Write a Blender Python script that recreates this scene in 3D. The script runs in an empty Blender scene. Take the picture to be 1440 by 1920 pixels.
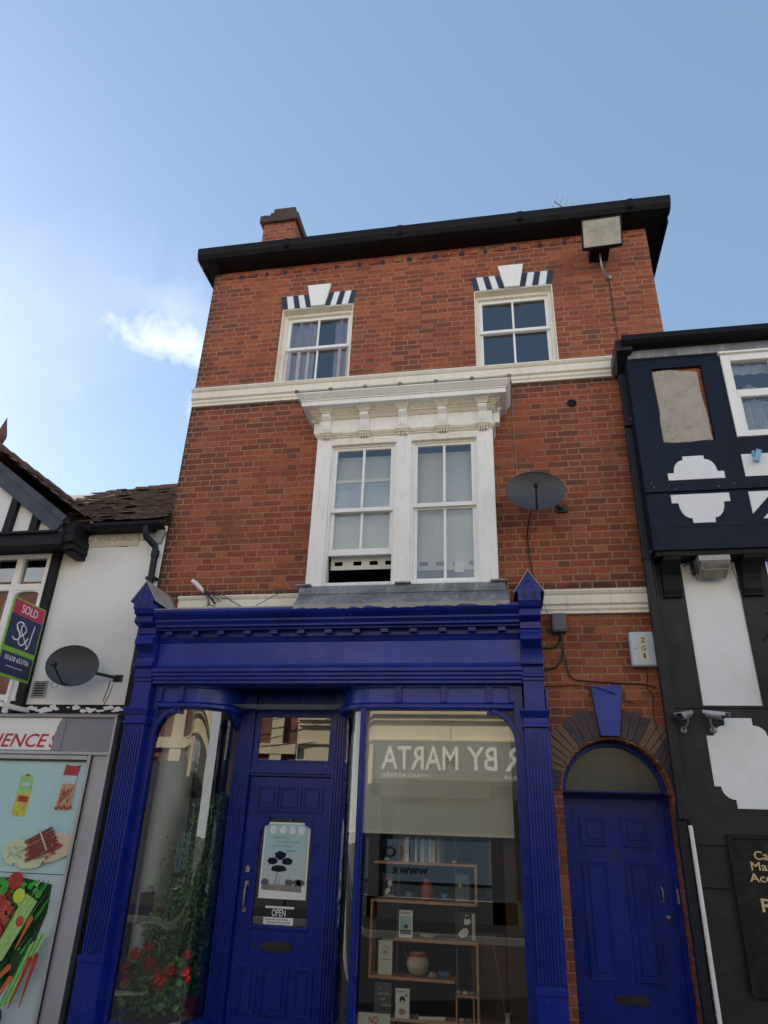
EXPOSURE = 1.55
import bpy, math, random
from mathutils import Vector, Matrix
from math import sin, cos, pi, radians as R
random.seed(7)
sc = bpy.context.scene
col = sc.collection
M = {}

# ------------------------------------------------------------------ materials
class NT:
    def __init__(s, name):
        s.m = bpy.data.materials.new(name); s.m.use_nodes = True
        s.t = s.m.node_tree; s.t.nodes.clear()
        s.out = s.t.nodes.new('ShaderNodeOutputMaterial')
        M[name] = s.m
    def n(s, typ, **kw):
        nd = s.t.nodes.new(typ)
        for k, v in kw.items():
            if k.startswith('i_'):
                key = k[2:]; key = int(key) if key.isdigit() else key.replace('_', ' ')
                s.set(nd.inputs[key], v)
            else: setattr(nd, k, v)
        return nd
    def set(s, inp, v):
        if hasattr(v, 'is_output') or isinstance(v, bpy.types.NodeSocket): s.t.links.new(v, inp)
        else:
            if inp.type == 'RGBA' and not isinstance(v, (int, float)) and len(v) == 3: v = (*v, 1)
            inp.default_value = v
    def math(s, op, a, b=0.0, c=None, clamp=False):
        nd = s.t.nodes.new('ShaderNodeMath'); nd.operation = op; nd.use_clamp = clamp
        s.set(nd.inputs[0], a); s.set(nd.inputs[1], b)
        if c is not None: s.set(nd.inputs[2], c)
        return nd.outputs[0]
    def mix(s, f, a, b, mode='MIX'):
        nd = s.t.nodes.new('ShaderNodeMix'); nd.data_type = 'RGBA'; nd.blend_type = mode
        s.set(nd.inputs[0], f); s.set(nd.inputs[6], a); s.set(nd.inputs[7], b)
        return nd.outputs[2]
    def noise(s, scale, detail=4, rough=.55, vec=None, dist=0):
        nd = s.n('ShaderNodeTexNoise'); nd.inputs['Scale'].default_value = scale
        nd.inputs['Detail'].default_value = detail; nd.inputs['Roughness'].default_value = rough
        nd.inputs['Distortion'].default_value = dist
        s.t.links.new(vec if vec is not None else s.pos(), nd.inputs['Vector'])
        return nd.outputs[0]
    def pos(s):
        if not hasattr(s, '_p'): s._p = s.n('ShaderNodeNewGeometry').outputs['Position']
        return s._p
    def sep(s):
        nd = s.n('ShaderNodeSeparateXYZ', i_0=s.pos()); return nd.outputs
    def ramp(s, f, stops, mode='LINEAR'):
        nd = s.n('ShaderNodeValToRGB', i_0=f); cr = nd.color_ramp; cr.interpolation = mode
        while len(cr.elements) > 1: cr.elements.remove(cr.elements[-1])
        cr.elements[0].position = stops[0][0]; cr.elements[0].color = (*stops[0][1], 1)
        for p, c in stops[1:]:
            e = cr.elements.new(p); e.color = (*c, 1)
        return nd.outputs[0]
    def mrange(s, v, a, b, c=0., d=1.):
        nd = s.n('ShaderNodeMapRange', i_0=v); nd.clamp = True
        for i, x in zip((1, 2, 3, 4), (a, b, c, d)): nd.inputs[i].default_value = x
        return nd.outputs[0]
    def stretch(s, x, y, z):
        nd = s.n('ShaderNodeMapping', i_0=s.pos()); nd.inputs['Scale'].default_value = (x, y, z)
        return nd.outputs[0]
    def bump(s, h, strength=.3, dist=.01):
        nd = s.n('ShaderNodeBump'); nd.inputs['Strength'].default_value = strength
        nd.inputs['Distance'].default_value = dist; s.t.links.new(h, nd.inputs['Height'])
        return nd.outputs[0]
    def pbr(s, base, rough=.6, normal=None, metal=0, coat=0, emis=None, spec=.5):
        p = s.n('ShaderNodeBsdfPrincipled')
        s.set(p.inputs['Base Color'], base); s.set(p.inputs['Roughness'], rough)
        p.inputs['Metallic'].default_value = metal; p.inputs['Coat Weight'].default_value = coat
        p.inputs['Specular IOR Level'].default_value = spec
        if normal is not None: s.t.links.new(normal, p.inputs['Normal'])
        s.t.links.new(p.outputs[0], s.out.inputs[0])
        return p

def paint(name, c, rough=.5, var=.18, scale=3., dirt=None, dirt_amt=.0, bump=.15, bscale=60, metal=0, coat=0, spec=.5, drip=False, chip=None):
    """painted / plain surface with wear, faint blotches and fine relief"""
    s = NT(name)
    n1 = s.noise(scale, 5, .6)
    lo = tuple(x * (1 - var) for x in c); hi = tuple(min(1, x * (1 + var)) for x in c)
    base = s.mix(s.mrange(n1, .3, .7), lo, hi)
    if dirt:
        v = s.stretch(9, 9, 1.6) if drip else s.pos()
        n2 = s.noise(2.2 if drip else scale * 2.7, 7, .68, vec=v)
        base = s.mix(s.mrange(n2, .52, .74, 0, dirt_amt), base, dirt)
    if chip:
        base = s.mix(s.mrange(s.noise(19, 5, .62), .70, .715, 0, .8), base, chip)
        base = s.mix(s.mrange(s.noise(2.7, 4, .6, vec=s.stretch(1, 1, .35)), .42, .68, 0, .35), base, tuple(min(1, q * 1.7 + .012) for q in c))
    hb = s.noise(bscale, 4, .6)
    rr = s.mrange(s.noise(scale * 3, 4), .3, .7, max(0, rough - .09), min(1, rough + .09))
    s.pbr(base, rr, s.bump(hb, bump, .004), metal, coat, spec=spec)
    return s.m

def brick(name, soot=False):
    s = NT(name)
    sx, sy, sz = s.sep()
    H, P = .0748, .345
    wob = s.noise(2.3, 2)
    u = s.math('ADD', s.math('ADD', sx, sy), s.math('MULTIPLY', wob, .012))
    fine = s.noise(38, 3)
    v = s.math('ADD', sz, s.math('MULTIPLY', s.noise(3.1, 2), .012))
    rowf = s.math('DIVIDE', v, H); row = s.math('FLOOR', rowf)
    wr = s.n('ShaderNodeTexWhiteNoise', noise_dimensions='1D'); s.t.links.new(row, wr.inputs['W'])
    ph = s.math('ADD', s.math('MULTIPLY', s.math('MODULO', s.math('ABSOLUTE', row), 2.), P / 2), s.math('MULTIPLY', wr.outputs[0], .035))
    t = s.math('DIVIDE', s.math('ADD', u, ph), P)
    cell = s.math('FLOOR', t); f = s.math('FRACT', t)
    d = s.math('MINIMUM', s.math('MINIMUM', f, s.math('SUBTRACT', 1., f)), s.math('ABSOLUTE', s.math('SUBTRACT', f, .655)))
    d = s.math('MULTIPLY', d, P)
    g = s.math('MULTIPLY', s.math('FRACT', rowf), H)
    dv = s.math('MINIMUM', g, s.math('SUBTRACT', H, g))
    dm = s.math('MINIMUM', d, dv)
    dm = s.math('ADD', dm, s.math('MULTIPLY', s.math('SUBTRACT', fine, .5), .0065))
    mask = s.mrange(dm, .0042, .0082)            # 0 mortar, 1 brick
    hdr = s.math('GREATER_THAN', f, .655)
    idv = s.n('ShaderNodeCombineXYZ', i_0=s.math('ADD', s.math('MULTIPLY', cell, 2.), hdr), i_1=row)
    wn = s.n('ShaderNodeTexWhiteNoise', noise_dimensions='2D', i_0=idv.outputs[0])
    big = s.noise(.9, 4)
    idr = s.math('ADD', wn.outputs[0], s.math('MULTIPLY', s.math('SUBTRACT', big, .5), .6))
    c = s.ramp(idr, [(.0, (.18, .064, .040)), (.10, (.23, .070, .040)), (.3, (.27, .076, .040)), (.55, (.32, .089, .043)), (.8, (.365, .106, .048)), (1., (.41, .135, .062))])
    c = s.mix(s.mrange(s.noise(24, 6, .75), .44, .72, 0, .7), c, (.12, .042, .026))
    c = s.mix(s.mrange(s.noise(60, 4, .7), .55, .8, 0, .5), c, (.50, .24, .13))
    # weathering blotches that belong to the wall
    st = s.mrange(s.noise(1.1, 6, .65), .50, .70, 0, .5)
    c = s.mix(st, c, (.10, .05, .04))
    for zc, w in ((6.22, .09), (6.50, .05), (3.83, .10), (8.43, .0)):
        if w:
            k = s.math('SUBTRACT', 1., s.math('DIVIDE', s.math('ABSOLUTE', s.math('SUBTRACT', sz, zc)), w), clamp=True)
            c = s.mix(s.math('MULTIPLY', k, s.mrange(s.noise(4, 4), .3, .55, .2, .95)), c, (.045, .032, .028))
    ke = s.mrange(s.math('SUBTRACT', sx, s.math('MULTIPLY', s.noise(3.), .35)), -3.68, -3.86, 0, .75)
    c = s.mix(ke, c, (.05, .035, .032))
    mort = s.mix(s.mrange(s.noise(9, 5), .3, .7), (.41, .24, .16), (.31, .18, .12))
    mort = s.mix(s.mrange(s.noise(1.6, 3), .5, .68, 0, .6), mort, (.13, .085, .065))
    colr = s.mix(mask, mort, c)
    hgt = s.math('ADD', s.math('MULTIPLY', mask, 1.), s.math('MULTIPLY', s.noise(55, 5, .7), .55))
    s.pbr(colr, .9, s.bump(hgt, .75, .008), spec=.25)
    return s.m

def glass(name, refl=1.0, tint=(.93, .96, .95), wob=.0):
    s = NT(name)
    fr = s.n('ShaderNodeFresnel'); fr.inputs['IOR'].default_value = 1.52
    tr = s.n('ShaderNodeBsdfTransparent'); s.set(tr.inputs[0], tint)
    gl = s.n('ShaderNodeBsdfAnisotropic'); gl.inputs['Roughness'].default_value = 0.0
    s.set(gl.inputs['Color'], (.97, .98, 1))
    if wob:
        s.t.links.new(s.bump(s.noise(2.1, 1, .4), wob, .02), gl.inputs['Normal'])
    f = s.math('MULTIPLY_ADD', fr.outputs[0], 1.6 * refl, .012, clamp=True)
    mx = s.n('ShaderNodeMixShader', i_0=f); s.t.links.new(tr.outputs[0], mx.inputs[1]); s.t.links.new(gl.outputs[0], mx.inputs[2])
    s.t.links.new(mx.outputs[0], s.out.inputs[0])
    return s.m

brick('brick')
glass('glass', 1.0, wob=.012)
glass('shop_glass', 1.75, wob=.004)
glass('window_glass_old', 2.1, (.86, .9, .92), wob=.03)
paint('white_paint', (.86, .86, .845), .45, .05, 2, (.42, .38, .32), .38, .15, 40, drip=True)
paint('cream_paint', (.82, .77, .66), .5, .06, 2, (.36, .32, .25), .42, .2, 40, drip=True)
paint('sash_paint', (.86, .86, .85), .35, .03, 3, (.5, .46, .4), .18, .08)
paint('voussoir_dark', (.022, .03, .055), .5)
paint('gutter_black', (.006, .006, .009), .55, .3, 4, (.02, .018, .018), .4, .2, 30, spec=.2)
paint('pipe_black', (.009, .012, .019), .45, .3, 3, (.04, .04, .045), .3, .12, 30, spec=.3)
paint('blue_gloss', (.003, .017, .21), .30, .18, 2.4, (.006, .02, .10), .6, .22, 22, spec=.36, drip=True, chip=(.16, .18, .28))
paint('blue_fascia', (.009, .042, .33), .30, .18, 1.7, (.03, .06, .20), .5, .14, 16, spec=.4)
paint('blue_dark', (.005, .011, .08), .45, .15, 2, None, 0, .1)
paint('blue_keystone', (.018, .045, .32), .5, .1, 3, (.06, .06, .12), .3)
paint('lead', (.20, .21, .235), .5, .35, 4, (.55, .56, .56), .7, .5, 22, metal=.2, drip=True)
paint('lead_light', (.34, .33, .31), .65, .2, 4, (.15, .14, .13), .5, .4, 18)
paint('render_white', (.86, .87, .88), .85, .04, 40, (.66, .66, .66), .55, 1., 110)
paint('render_cream', (.66, .62, .54), .85, .07, 1.5, (.40, .35, .28), .4, .4, 60)
paint('timber_black', (.009, .010, .014), .6, .35, 3, (.035, .035, .04), .35, .35, 26, spec=.25)
paint('timber_navy', (.0035, .009, .026), .45, .35, 2, (.015, .028, .06), .4, .22, 14, drip=True, spec=.2)
paint('timber_blueblack', (.028, .038, .068), .5, .3, 3, (.10, .10, .11), .5, .4, 30)
paint('lower_black', (.010, .010, .013), .62, .25, 1.6, (.05, .048, .05), .4, .7, 90)
paint('panel_white', (.80, .82, .85), .7, .05, 1.3, (.62, .59, .53), .35, .25, 70)
paint('patch_plaster', (.40, .36, .31), .95, .12, 5, (.20, .175, .15), .75, 1., 26)
paint('tile_roof', (.125, .095, .085), .8, .6, 9, (.34, .29, .20), .75, 1., 45)
paint('ridge_tile', (.13, .07, .06), .85, .35, 8, (.2, .18, .13), .5, .8, 40)
paint('slate', (.07, .07, .08), .6, .3, 5, (.12, .12, .11), .4, .5, 30)
paint('chimney_dark', (.075, .045, .04), .9, .3, 9, (.05, .04, .035), .7, .8, 30)
paint('metal_grey', (.30, .31, .33), .4, .1, 3, (.2, .18, .16), .3, .1, 30, metal=.5)
paint('alu', (.44, .46, .51), .42, .06, 1.5, (.40, .38, .36), .3, .08, 20, metal=.45)
paint('alu_grey', (.24, .255, .295), .6, .06, 1.6, (.28, .27, .27), .3, .05)
paint('dish_grey', (.055, .058, .068), .55, .12, 4, (.14, .13, .12), .35, .1)
paint('plastic_black', (.02, .02, .022), .45, .2)
paint('plastic_grey', (.10, .11, .13), .5, .12)
paint('plastic_white', (.78, .78, .77), .45, .05, 4, (.42, .40, .36), .4)
paint('alarm_box', (.50, .56, .63), .4, .04, 4, (.40, .42, .44), .3)
paint('lamp_rust', (.16, .13, .10), .8, .4, 9, (.28, .24, .18), .6)
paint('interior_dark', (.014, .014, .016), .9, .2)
paint('interior_pale', (.88, .90, .86), .9, .04)
paint('wood_shelf', (.60, .30, .16), .5, .16, 14, None, 0, .1)
paint('wood_dark', (.085, .040, .016), .5, .35, 5, (.05, .025, .012), .6, .2)
paint('wood_bare', (.42, .30, .18), .6, .2, 9)
paint('blind_fabric', (.68, .69, .66), .9, .03, 2)
paint('curtain_fabric', (.42, .40, .46), .95, .10, 6)
paint('net_curtain', (.45, .48, .52), .95, .15, 8)
paint('paper', (.84, .86, .88), .7, .03)
paint('paper_cream', (.66, .60, .48), .7, .06)
paint('ink', (.015, .015, .018), .6, .1)
paint('red_letter', (.50, .02, .025), .5, .05)
paint('crimson', (.55, .02, .09), .45, .05)
paint('sold_navy', (.015, .025, .10), .45, .05)
paint('sold_green', (.22, .52, .03), .45, .06)
paint('poster_sky', (.42, .66, .70), .28, .05, 1.2, (.50, .70, .75), .5, .02)
paint('poster_pale', (.50, .62, .66), .3, .04)
paint('veg_green', (.05, .36, .05), .4, .3, 20, spec=.3)
paint('veg_lime', (.30, .55, .10), .4, .15, 20)
paint('veg_pale', (.34, .55, .22), .4, .2, 30)
paint('veg_dark', (.012, .07, .02), .45, .4, 30)
paint('veg_yellow', (.55, .68, .05), .35, .08)
paint('veg_red', (.38, .03, .02), .4, .3, 20)
paint('veg_tomato', (.45, .07, .03), .4, .3, 25)
paint('veg_orange', (.62, .13, .03), .4, .25, 25)
paint('veg_purple', (.06, .015, .035), .4, .4, 20)
paint('meat', (.17, .025, .02), .5, .5, 60)
paint('meat_cut', (.30, .10, .08), .5, .4, 40)
paint('board_wood', (.62, .50, .36), .5, .1, 12)
paint('cabbage', (.55, .64, .42), .5, .15, 50)
paint('pack_yellow', (.60, .50, .08), .5, .2, 30)
paint('pack_green', (.28, .60, .22), .5, .15, 20)
paint('pack_red', (.42, .03, .04), .4, .12)
paint('pack_beige', (.55, .36, .22), .5, .3, 40)
paint('sign_black', (.014, .013, .014), .25, .1)
paint('sign_gold', (.66, .50, .27), .5, .05)
paint('brass_dull', (.42, .34, .24), .4, .15, 9, metal=.6)
paint('terracotta', (.42, .05, .02), .35, .2, 9)
paint('china', (.60, .58, .54), .3, .1, 9, (.10, .12, .2), .3)
paint('china_blue', (.10, .20, .42), .3, .5, 40)
paint('pot_pattern', (.55, .46, .36), .35, .1, 20, (.16, .04, .03), .9)
paint('stone_grey', (.28, .26, .24), .8, .3, 20)
paint('leaf', (.12, .30, .07), .5, .45, 12)
paint('leaf_dark', (.05, .16, .06), .5, .5, 9)
paint('geranium_red', (.80, .03, .025), .5, .25, 18)
paint('opp_cream', (.80, .67, .44), .85, .06, .8, (.50, .42, .30), .5, .3)
paint('opp_dark', (.035, .036, .040), .6, .2, .6)
paint('fan_glass', (.075, .08, .078), .22, .25, 1.6, (.11, .115, .11), .6, .02)
paint('opp_fascia', (.17, .17, .165), .5, .05)
paint('opp_letter', (.90, .88, .80), .5, .03)
paint('opp_brick', (.22, .09, .06), .9, .3, 6)
paint('opp_window', (.06, .075, .09), .25, .2)
paint('opp_frost', (.09, .13, .18), .5, .1, .8)
paint('asphalt', (.028, .028, .03), .95, .2, 3, (.04, .04, .04), .4, .6, 80, spec=.08)
paint('paving', (.20, .195, .185), .85, .12, 2, (.12, .115, .11), .4, .3)
paint('kerb', (.11, .11, .105), .8, .1, 4)
paint('ground', (.12, .115, .10), .95, .2, 1)
paint('bk_red', (.30, .02, .03), .5, .1); paint('bk_navy', (.03, .04, .09), .5, .1)
paint('bk_blue', (.20, .42, .60), .5, .06); paint('bk_dark', (.04, .035, .045), .5, .1)
paint('bk_olive', (.16, .17, .07), .5, .1); paint('bk_brown', (.12, .06, .04), .5, .1)
paint('bk_pink', (.50, .30, .30), .5, .1)

# --------------------------------------------------------------- mesh builder
def mname(m): return m
class MB:
    def __init__(s, bevel=0): s.v = []; s.f = []; s.fm = []; s.mats = []; s.cur = 0; s.bevel = bevel; s.smooth = set()
    def use(s, name):
        if name not in s.mats: s.mats.append(name)
        s.cur = s.mats.index(name); return s
    def face(s, pts, smooth=False):
        b = len(s.v); s.v += [Vector(p) for p in pts]; s.f.append(tuple(range(b, b + len(pts)))); s.fm.append(s.cur)
        if smooth: s.smooth.add(len(s.f) - 1)
    def faces(s, verts, faces, smooth=False):
        b = len(s.v); s.v += [Vector(p) for p in verts]
        for f in faces:
            s.f.append(tuple(b + i for i in f)); s.fm.append(s.cur)
            if smooth: s.smooth.add(len(s.f) - 1)
        return s
    def box(s, x0, x1, y0, y1, z0, z1):
        if x0 > x1: x0, x1 = x1, x0
        if y0 > y1: y0, y1 = y1, y0
        if z0 > z1: z0, z1 = z1, z0
        return s.frust((x0, x1, y0, y1), z0, (x0, x1, y0, y1), z1)
    def frust(s, a, z0, b, z1):
        v = [(a[0], a[2], z0), (a[1], a[2], z0), (a[1], a[3], z0), (a[0], a[3], z0),
             (b[0], b[2], z1), (b[1], b[2], z1), (b[1], b[3], z1), (b[0], b[3], z1)]
        return s.faces(v, [(3, 2, 1, 0), (4, 5, 6, 7), (0, 1, 5, 4), (1, 2, 6, 5), (2, 3, 7, 6), (3, 0, 4, 7)])
    def obox(s, c, size, rot):
        """box with centre, size and rotation matrix / euler tuple"""
        if not isinstance(rot, Matrix):
            from mathutils import Euler
            rot = Euler(rot).to_matrix()
        hx, hy, hz = [q / 2 for q in size]; c = Vector(c)
        v = [c + rot @ Vector((sx * hx, sy * hy, sz * hz)) for sz in (-1, 1) for sx, sy in ((-1, -1), (1, -1), (1, 1), (-1, 1))]
        return s.faces(v, [(3, 2, 1, 0), (4, 5, 6, 7), (0, 1, 5, 4), (1, 2, 6, 5), (2, 3, 7, 6), (3, 0, 4, 7)])
    def prof(s, pts, x0, x1):
        """closed polygon of (y, z) extruded along x"""
        n = len(pts); v = [(x0, y, z) for y, z in pts] + [(x1, y, z) for y, z in pts]
        f = [tuple(range(n)), tuple(range(2 * n - 1, n - 1, -1))] + [(i, n + i, n + (i + 1) % n, (i + 1) % n) for i in range(n)]
        return s.faces(v, f)
    def poly(s, pts, y0, y1):
        """closed polygon of (x, z) extruded from y0 (front) to y1 (back)"""
        n = len(pts); v = [(x, y0, z) for x, z in pts] + [(x, y1, z) for x, z in pts]
        f = [tuple(range(n)), tuple(range(2 * n - 1, n - 1, -1))] + [(i, n + i, n + (i + 1) % n, (i + 1) % n) for i in range(n)]
        return s.faces(v, f)
    def tube(s, path, r, seg=8, cap=True):
        path = [Vector(p) for p in path]; rs = r if isinstance(r, (list, tuple)) else [r] * len(path)
        rings = []; prev = None
        for i, p in enumerate(path):
            t = (path[min(i + 1, len(path) - 1)] - path[max(i - 1, 0)])
            t = t.normalized() if t.length > 1e-9 else Vector((0, 0, 1))
            a = prev if prev is not None else (Vector((0, 0, 1)) if abs(t.z) < .9 else Vector((1, 0, 0)))
            u = (a - t * a.dot(t)); u = u.normalized() if u.length > 1e-6 else t.orthogonal().normalized(); prev = u
            w = t.cross(u)
            rings.append([p + (u * cos(2 * pi * k / seg) + w * sin(2 * pi * k / seg)) * rs[i] for k in range(seg)])
        v = [q for rg in rings for q in rg]; f = []
        for i in range(len(path) - 1):
            for k in range(seg):
                k2 = (k + 1) % seg; f.append((i * seg + k, i * seg + k2, (i + 1) * seg + k2, (i + 1) * seg + k))
        s.faces(v, f, True)
        if cap: s.face(list(reversed(rings[0]))); s.face(rings[-1])
        return s
    def lathe(s, c, prof, seg=20, axis=None):
        """profile [(r, h)] turned about +z (or axis) through c"""
        q = Vector((0, 0, 1)).rotation_difference(Vector(axis)).to_matrix() if axis else Matrix.Identity(3)
        c = Vector(c); v = []; f = []
        for r, h in prof:
            for k in range(seg): v.append(c + q @ Vector((r * cos(2 * pi * k / seg), r * sin(2 * pi * k / seg), h)))
        for i in range(len(prof) - 1):
            for k in range(seg):
                k2 = (k + 1) % seg; f.append((i * seg + k, i * seg + k2, (i + 1) * seg + k2, (i + 1) * seg + k))
        s.faces(v, f, True); return s
    def ring(s, x0, x1, z0, z1, w, y0, y1, wb=None, wt=None):
        wb = w if wb is None else wb; wt = w if wt is None else wt
        s.box(x0, x0 + w, y0, y1, z0, z1); s.box(x1 - w, x1, y0, y1, z0, z1)
        s.box(x0 + w, x1 - w, y0, y1, z0, z0 + wb); s.box(x0 + w, x1 - w, y0, y1, z1 - wt, z1)
        return s
    def sweep(s, path, prof, close=True, smooth=False):
        """profile [(out, z)] swept along a plan path [(x, y)]; out is to the street side"""
        n = len(path); P = [Vector((*p, 0)) for p in path]; rows = []
        for i, p in enumerate(P):
            ds = []
            if i: ds.append((P[i] - P[i - 1]).normalized())
            if i < n - 1: ds.append((P[i + 1] - P[i]).normalized())
            nn = sum((Vector((d.y, -d.x, 0)) for d in ds), Vector()).normalized()
            k = 1 / max(.5, nn.dot(Vector((ds[0].y, -ds[0].x, 0))))
            rows.append([p + nn * (o * k) + Vector((0, 0, z)) for o, z in prof])
        m = len(prof); v = [q for r_ in rows for q in r_]; f = []
        for i in range(n - 1):
            for j in range(m if close else m - 1):
                j2 = (j + 1) % m; f.append((i * m + j, (i + 1) * m + j, (i + 1) * m + j2, i * m + j2))
        s.faces(v, f, smooth)
        if close: s.face(list(reversed(rows[0]))); s.face(rows[-1])
        return s
    def wall(s, x0, x1, z0, z1, y, holes, depth, thick=.3):
        xs = sorted({x0, x1, *[h[0] for h in holes], *[h[1] for h in holes]})
        zs = sorted({z0, z1, *[h[2] for h in holes], *[h[3] for h in holes]})
        for a, b in zip(xs, xs[1:]):
            for c, d in zip(zs, zs[1:]):
                mx, mz = (a + b) / 2, (c + d) / 2
                if any(h[0] < mx < h[1] and h[2] < mz < h[3] for h in holes): continue
                s.face([(a, y, c), (b, y, c), (b, y, d), (a, y, d)])
        for a, b, c, d in holes:
            Y = y + depth
            s.face([(a, y, c), (a, y, d), (a, Y, d), (a, Y, c)]); s.face([(b, y, d), (b, y, c), (b, Y, c), (b, Y, d)])
            s.face([(a, y, d), (b, y, d), (b, Y, d), (a, Y, d)]); s.face([(b, y, c), (a, y, c), (a, Y, c), (b, Y, c)])
        return s
    def build(s, name, mat=None, parent=None, bevel=None):
        me = bpy.data.meshes.new(name)
        o = wloc(parent)
        me.from_pydata([v - o for v in s.v], [], s.f)
        names = s.mats if s.mats else [mat]
        if mat and s.mats and mat != s.mats[0] and mat not in s.mats: names = s.mats
        for n_ in names: me.materials.append(M[n_])
        me.polygons.foreach_set('material_index', s.fm)
        for i in s.smooth: me.polygons[i].use_smooth = True
        me.update()
        ob = bpy.data.objects.new(name, me); col.objects.link(ob)
        if parent is not None: ob.parent = parent
        bv = s.bevel if bevel is None else bevel
        if bv:
            md = ob.modifiers.new('bevel', 'BEVEL'); md.width = bv; md.segments = 2; md.limit_method = 'ANGLE'; md.angle_limit = R(40)
        return ob

def wloc(o):
    v = Vector((0, 0, 0))
    while o is not None: v += o.location; o = o.parent
    return v
def tag(o, label, cat, group=None):
    o['label'] = label; o['category'] = cat
    if group: o['group'] = group
    return o
def thing(name, label, cat, loc=(0, 0, 0), group=None):
    o = bpy.data.objects.new(name, None); o.location = loc; o.empty_display_size = .1
    col.objects.link(o); return tag(o, label, cat, group)
def single(mb, name, mat, loc, label, cat, group=None):
    """a thing that is one mesh, its origin at loc"""
    loc = Vector(loc); mb.v = [v - loc for v in mb.v]
    o = mb.build(name, mat); o.location = loc
    return tag(o, label, cat, group)
def struct(mb, name, mat):
    o = mb.build(name, mat); o['kind'] = 'structure'; return o

def text_into(mb, s, x, z, w, h, face='-y', at=0., shear=0., off=0., thick=.002, spacing=1.):
    """lettering with its lower left corner at (x, z), fitted to w by h; face: '-y' street side,
    '+y' towards us from across the street, '+x' board standing off the wall (x is then y)"""
    cu = bpy.data.curves.new('lettering', 'FONT'); cu.body = s; cu.size = 1; cu.shear = shear; cu.offset = off
    cu.extrude = .5; cu.resolution_u = 3; cu.space_character = spacing
    ob = bpy.data.objects.new('lettering', cu); me = bpy.data.meshes.new_from_object(ob)
    vs = [v.co.copy() for v in me.vertices]
    if not vs: return mb
    x0 = min(v.x for v in vs); x1 = max(v.x for v in vs); y0 = min(v.y for v in vs); y1 = max(v.y for v in vs)
    out = []
    for v in vs:
        a = (v.x - x0) / (x1 - x0) * w; b = (v.y - y0) / max(1e-6, y1 - y0) * h; d = (v.z + .5) * thick
        if face == '-y': out.append((x + a, at - d, z + b))
        elif face == '+y': out.append((x - a, at + d, z + b))
        else: out.append((at + d, x + a, z + b))
    mb.faces(out, [tuple(p.vertices) for p in me.polygons])
    bpy.data.objects.remove(ob); bpy.data.curves.remove(cu); bpy.data.meshes.remove(me)
    return mb

def arc(cx, cz, r, a0, a1, n):
    return [(cx + r * cos(R(a0 + (a1 - a0) * i / n)), cz + r * sin(R(a0 + (a1 - a0) * i / n))) for i in range(n + 1)]
# ============================================================ brick building
BB = thing('brick_building', 'tall narrow red brick building with a white bay window above a royal blue shopfront', 'building', (-.9, 0, 0))
w = MB()
w.use('brick')
HOLES = [(-2.66, -1.72, 6.47, 7.69), (-.20, .74, 6.47, 7.69), (-1.90, -.10, 3.80, 5.60)]
SHOP = (-3.40, .12, 0, 3.45)
DOORH = (.425, 1.315, 0, 1.97)
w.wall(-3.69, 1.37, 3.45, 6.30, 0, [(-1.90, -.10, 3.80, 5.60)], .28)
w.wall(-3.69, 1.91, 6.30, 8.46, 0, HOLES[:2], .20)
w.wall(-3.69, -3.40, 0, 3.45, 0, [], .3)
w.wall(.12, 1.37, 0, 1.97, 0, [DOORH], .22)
# brickwork round the arched head
cx, cz, ar = .87, 1.97, .445
ap = arc(cx, cz, ar, 180, 0, 24)
for (a, b) in zip(ap, ap[1:]):
    w.face([(a[0], 0, a[1]), (b[0], 0, b[1]), (b[0], 0, 3.45), (a[0], 0, 3.45)])
    w.face([(a[0], 0, a[1]), (a[0], .22, a[1]), (b[0], .22, b[1]), (b[0], 0, b[1])])
w.wall(.12, .425, 1.97, 3.45, 0, [], .1); w.wall(1.315, 1.37, 1.97, 3.45, 0, [], .1)
# side, rear and party walls
w.face([(-3.69, 0, 0), (-3.69, 0, 8.46), (-3.69, 5, 8.46), (-3.69, 5, 0)])
w.face([(1.91, 0, 6.30), (1.91, 5, 6.30), (1.91, 5, 8.46), (1.91, 0, 8.46)])
w.face([(1.37, 0, 6.30), (1.37, 5, 6.30), (1.91, 5, 6.30), (1.91, 0, 6.30)])
w.face([(1.37, 0, 0), (1.37, 5, 0), (1.37, 5, 6.30), (1.37, 0, 6.30)])
w.face([(1.91, 5, 0), (-3.69, 5, 0), (-3.69, 5, 8.46), (1.91, 5, 8.46)])
# worn header bricks and putlog stubs under the eaves
rr = random.Random(3)
for i in range(17):
    x = -3.5 + i * .325 + rr.uniform(-.04, .04)
    w.box(x, x + .10, -.018, .02, 8.315 + rr.uniform(-.01, .01), 8.375)
wall = w.build('wall', None, BB)

for i in range(16):
    b = MB().use('voussoir_dark')
    x = -3.33 + i * .325 + rr.uniform(-.05, .05)
    b.box(x, x + rr.uniform(.04, .07), -.004, .01, 8.30, 8.37); b.build('wall_socket', None, BB)
v = MB().use('gutter_black'); v.lathe((.83, -.003, 5.95), [(.0, .0), (.052, .0), (.056, -.01)], 18, (0, -1, 0))
v.build('vent_hole', None, BB)

# string courses
def string_course(x0, x1, zb, zt, proj, name='string_course', retL=False):
    h = zt - zb
    pr = [(0, zb), (-proj * .35, zb), (-proj * .35, zb + h * .12), (-proj * .5, zb + h * .2), (-proj * .5, zb + h * .33), (-proj * .72, zb + h * .40),
          (-proj * .72, zb + h * .78), (-proj * .85, zb + h * .82), (-proj, zb + h * .93), (-proj, zt), (0, zt + .012)]
    return MB(.004).use('cream_paint').prof(pr, x0, x1).build(name, None, BB)
string_course(-3.675, 1.345, 6.25, 6.475, .11)
string_course(-3.40, -1.99, 3.60, 3.80, .09)
string_course(.30, 1.335, 3.55, 3.775, .09)

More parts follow.
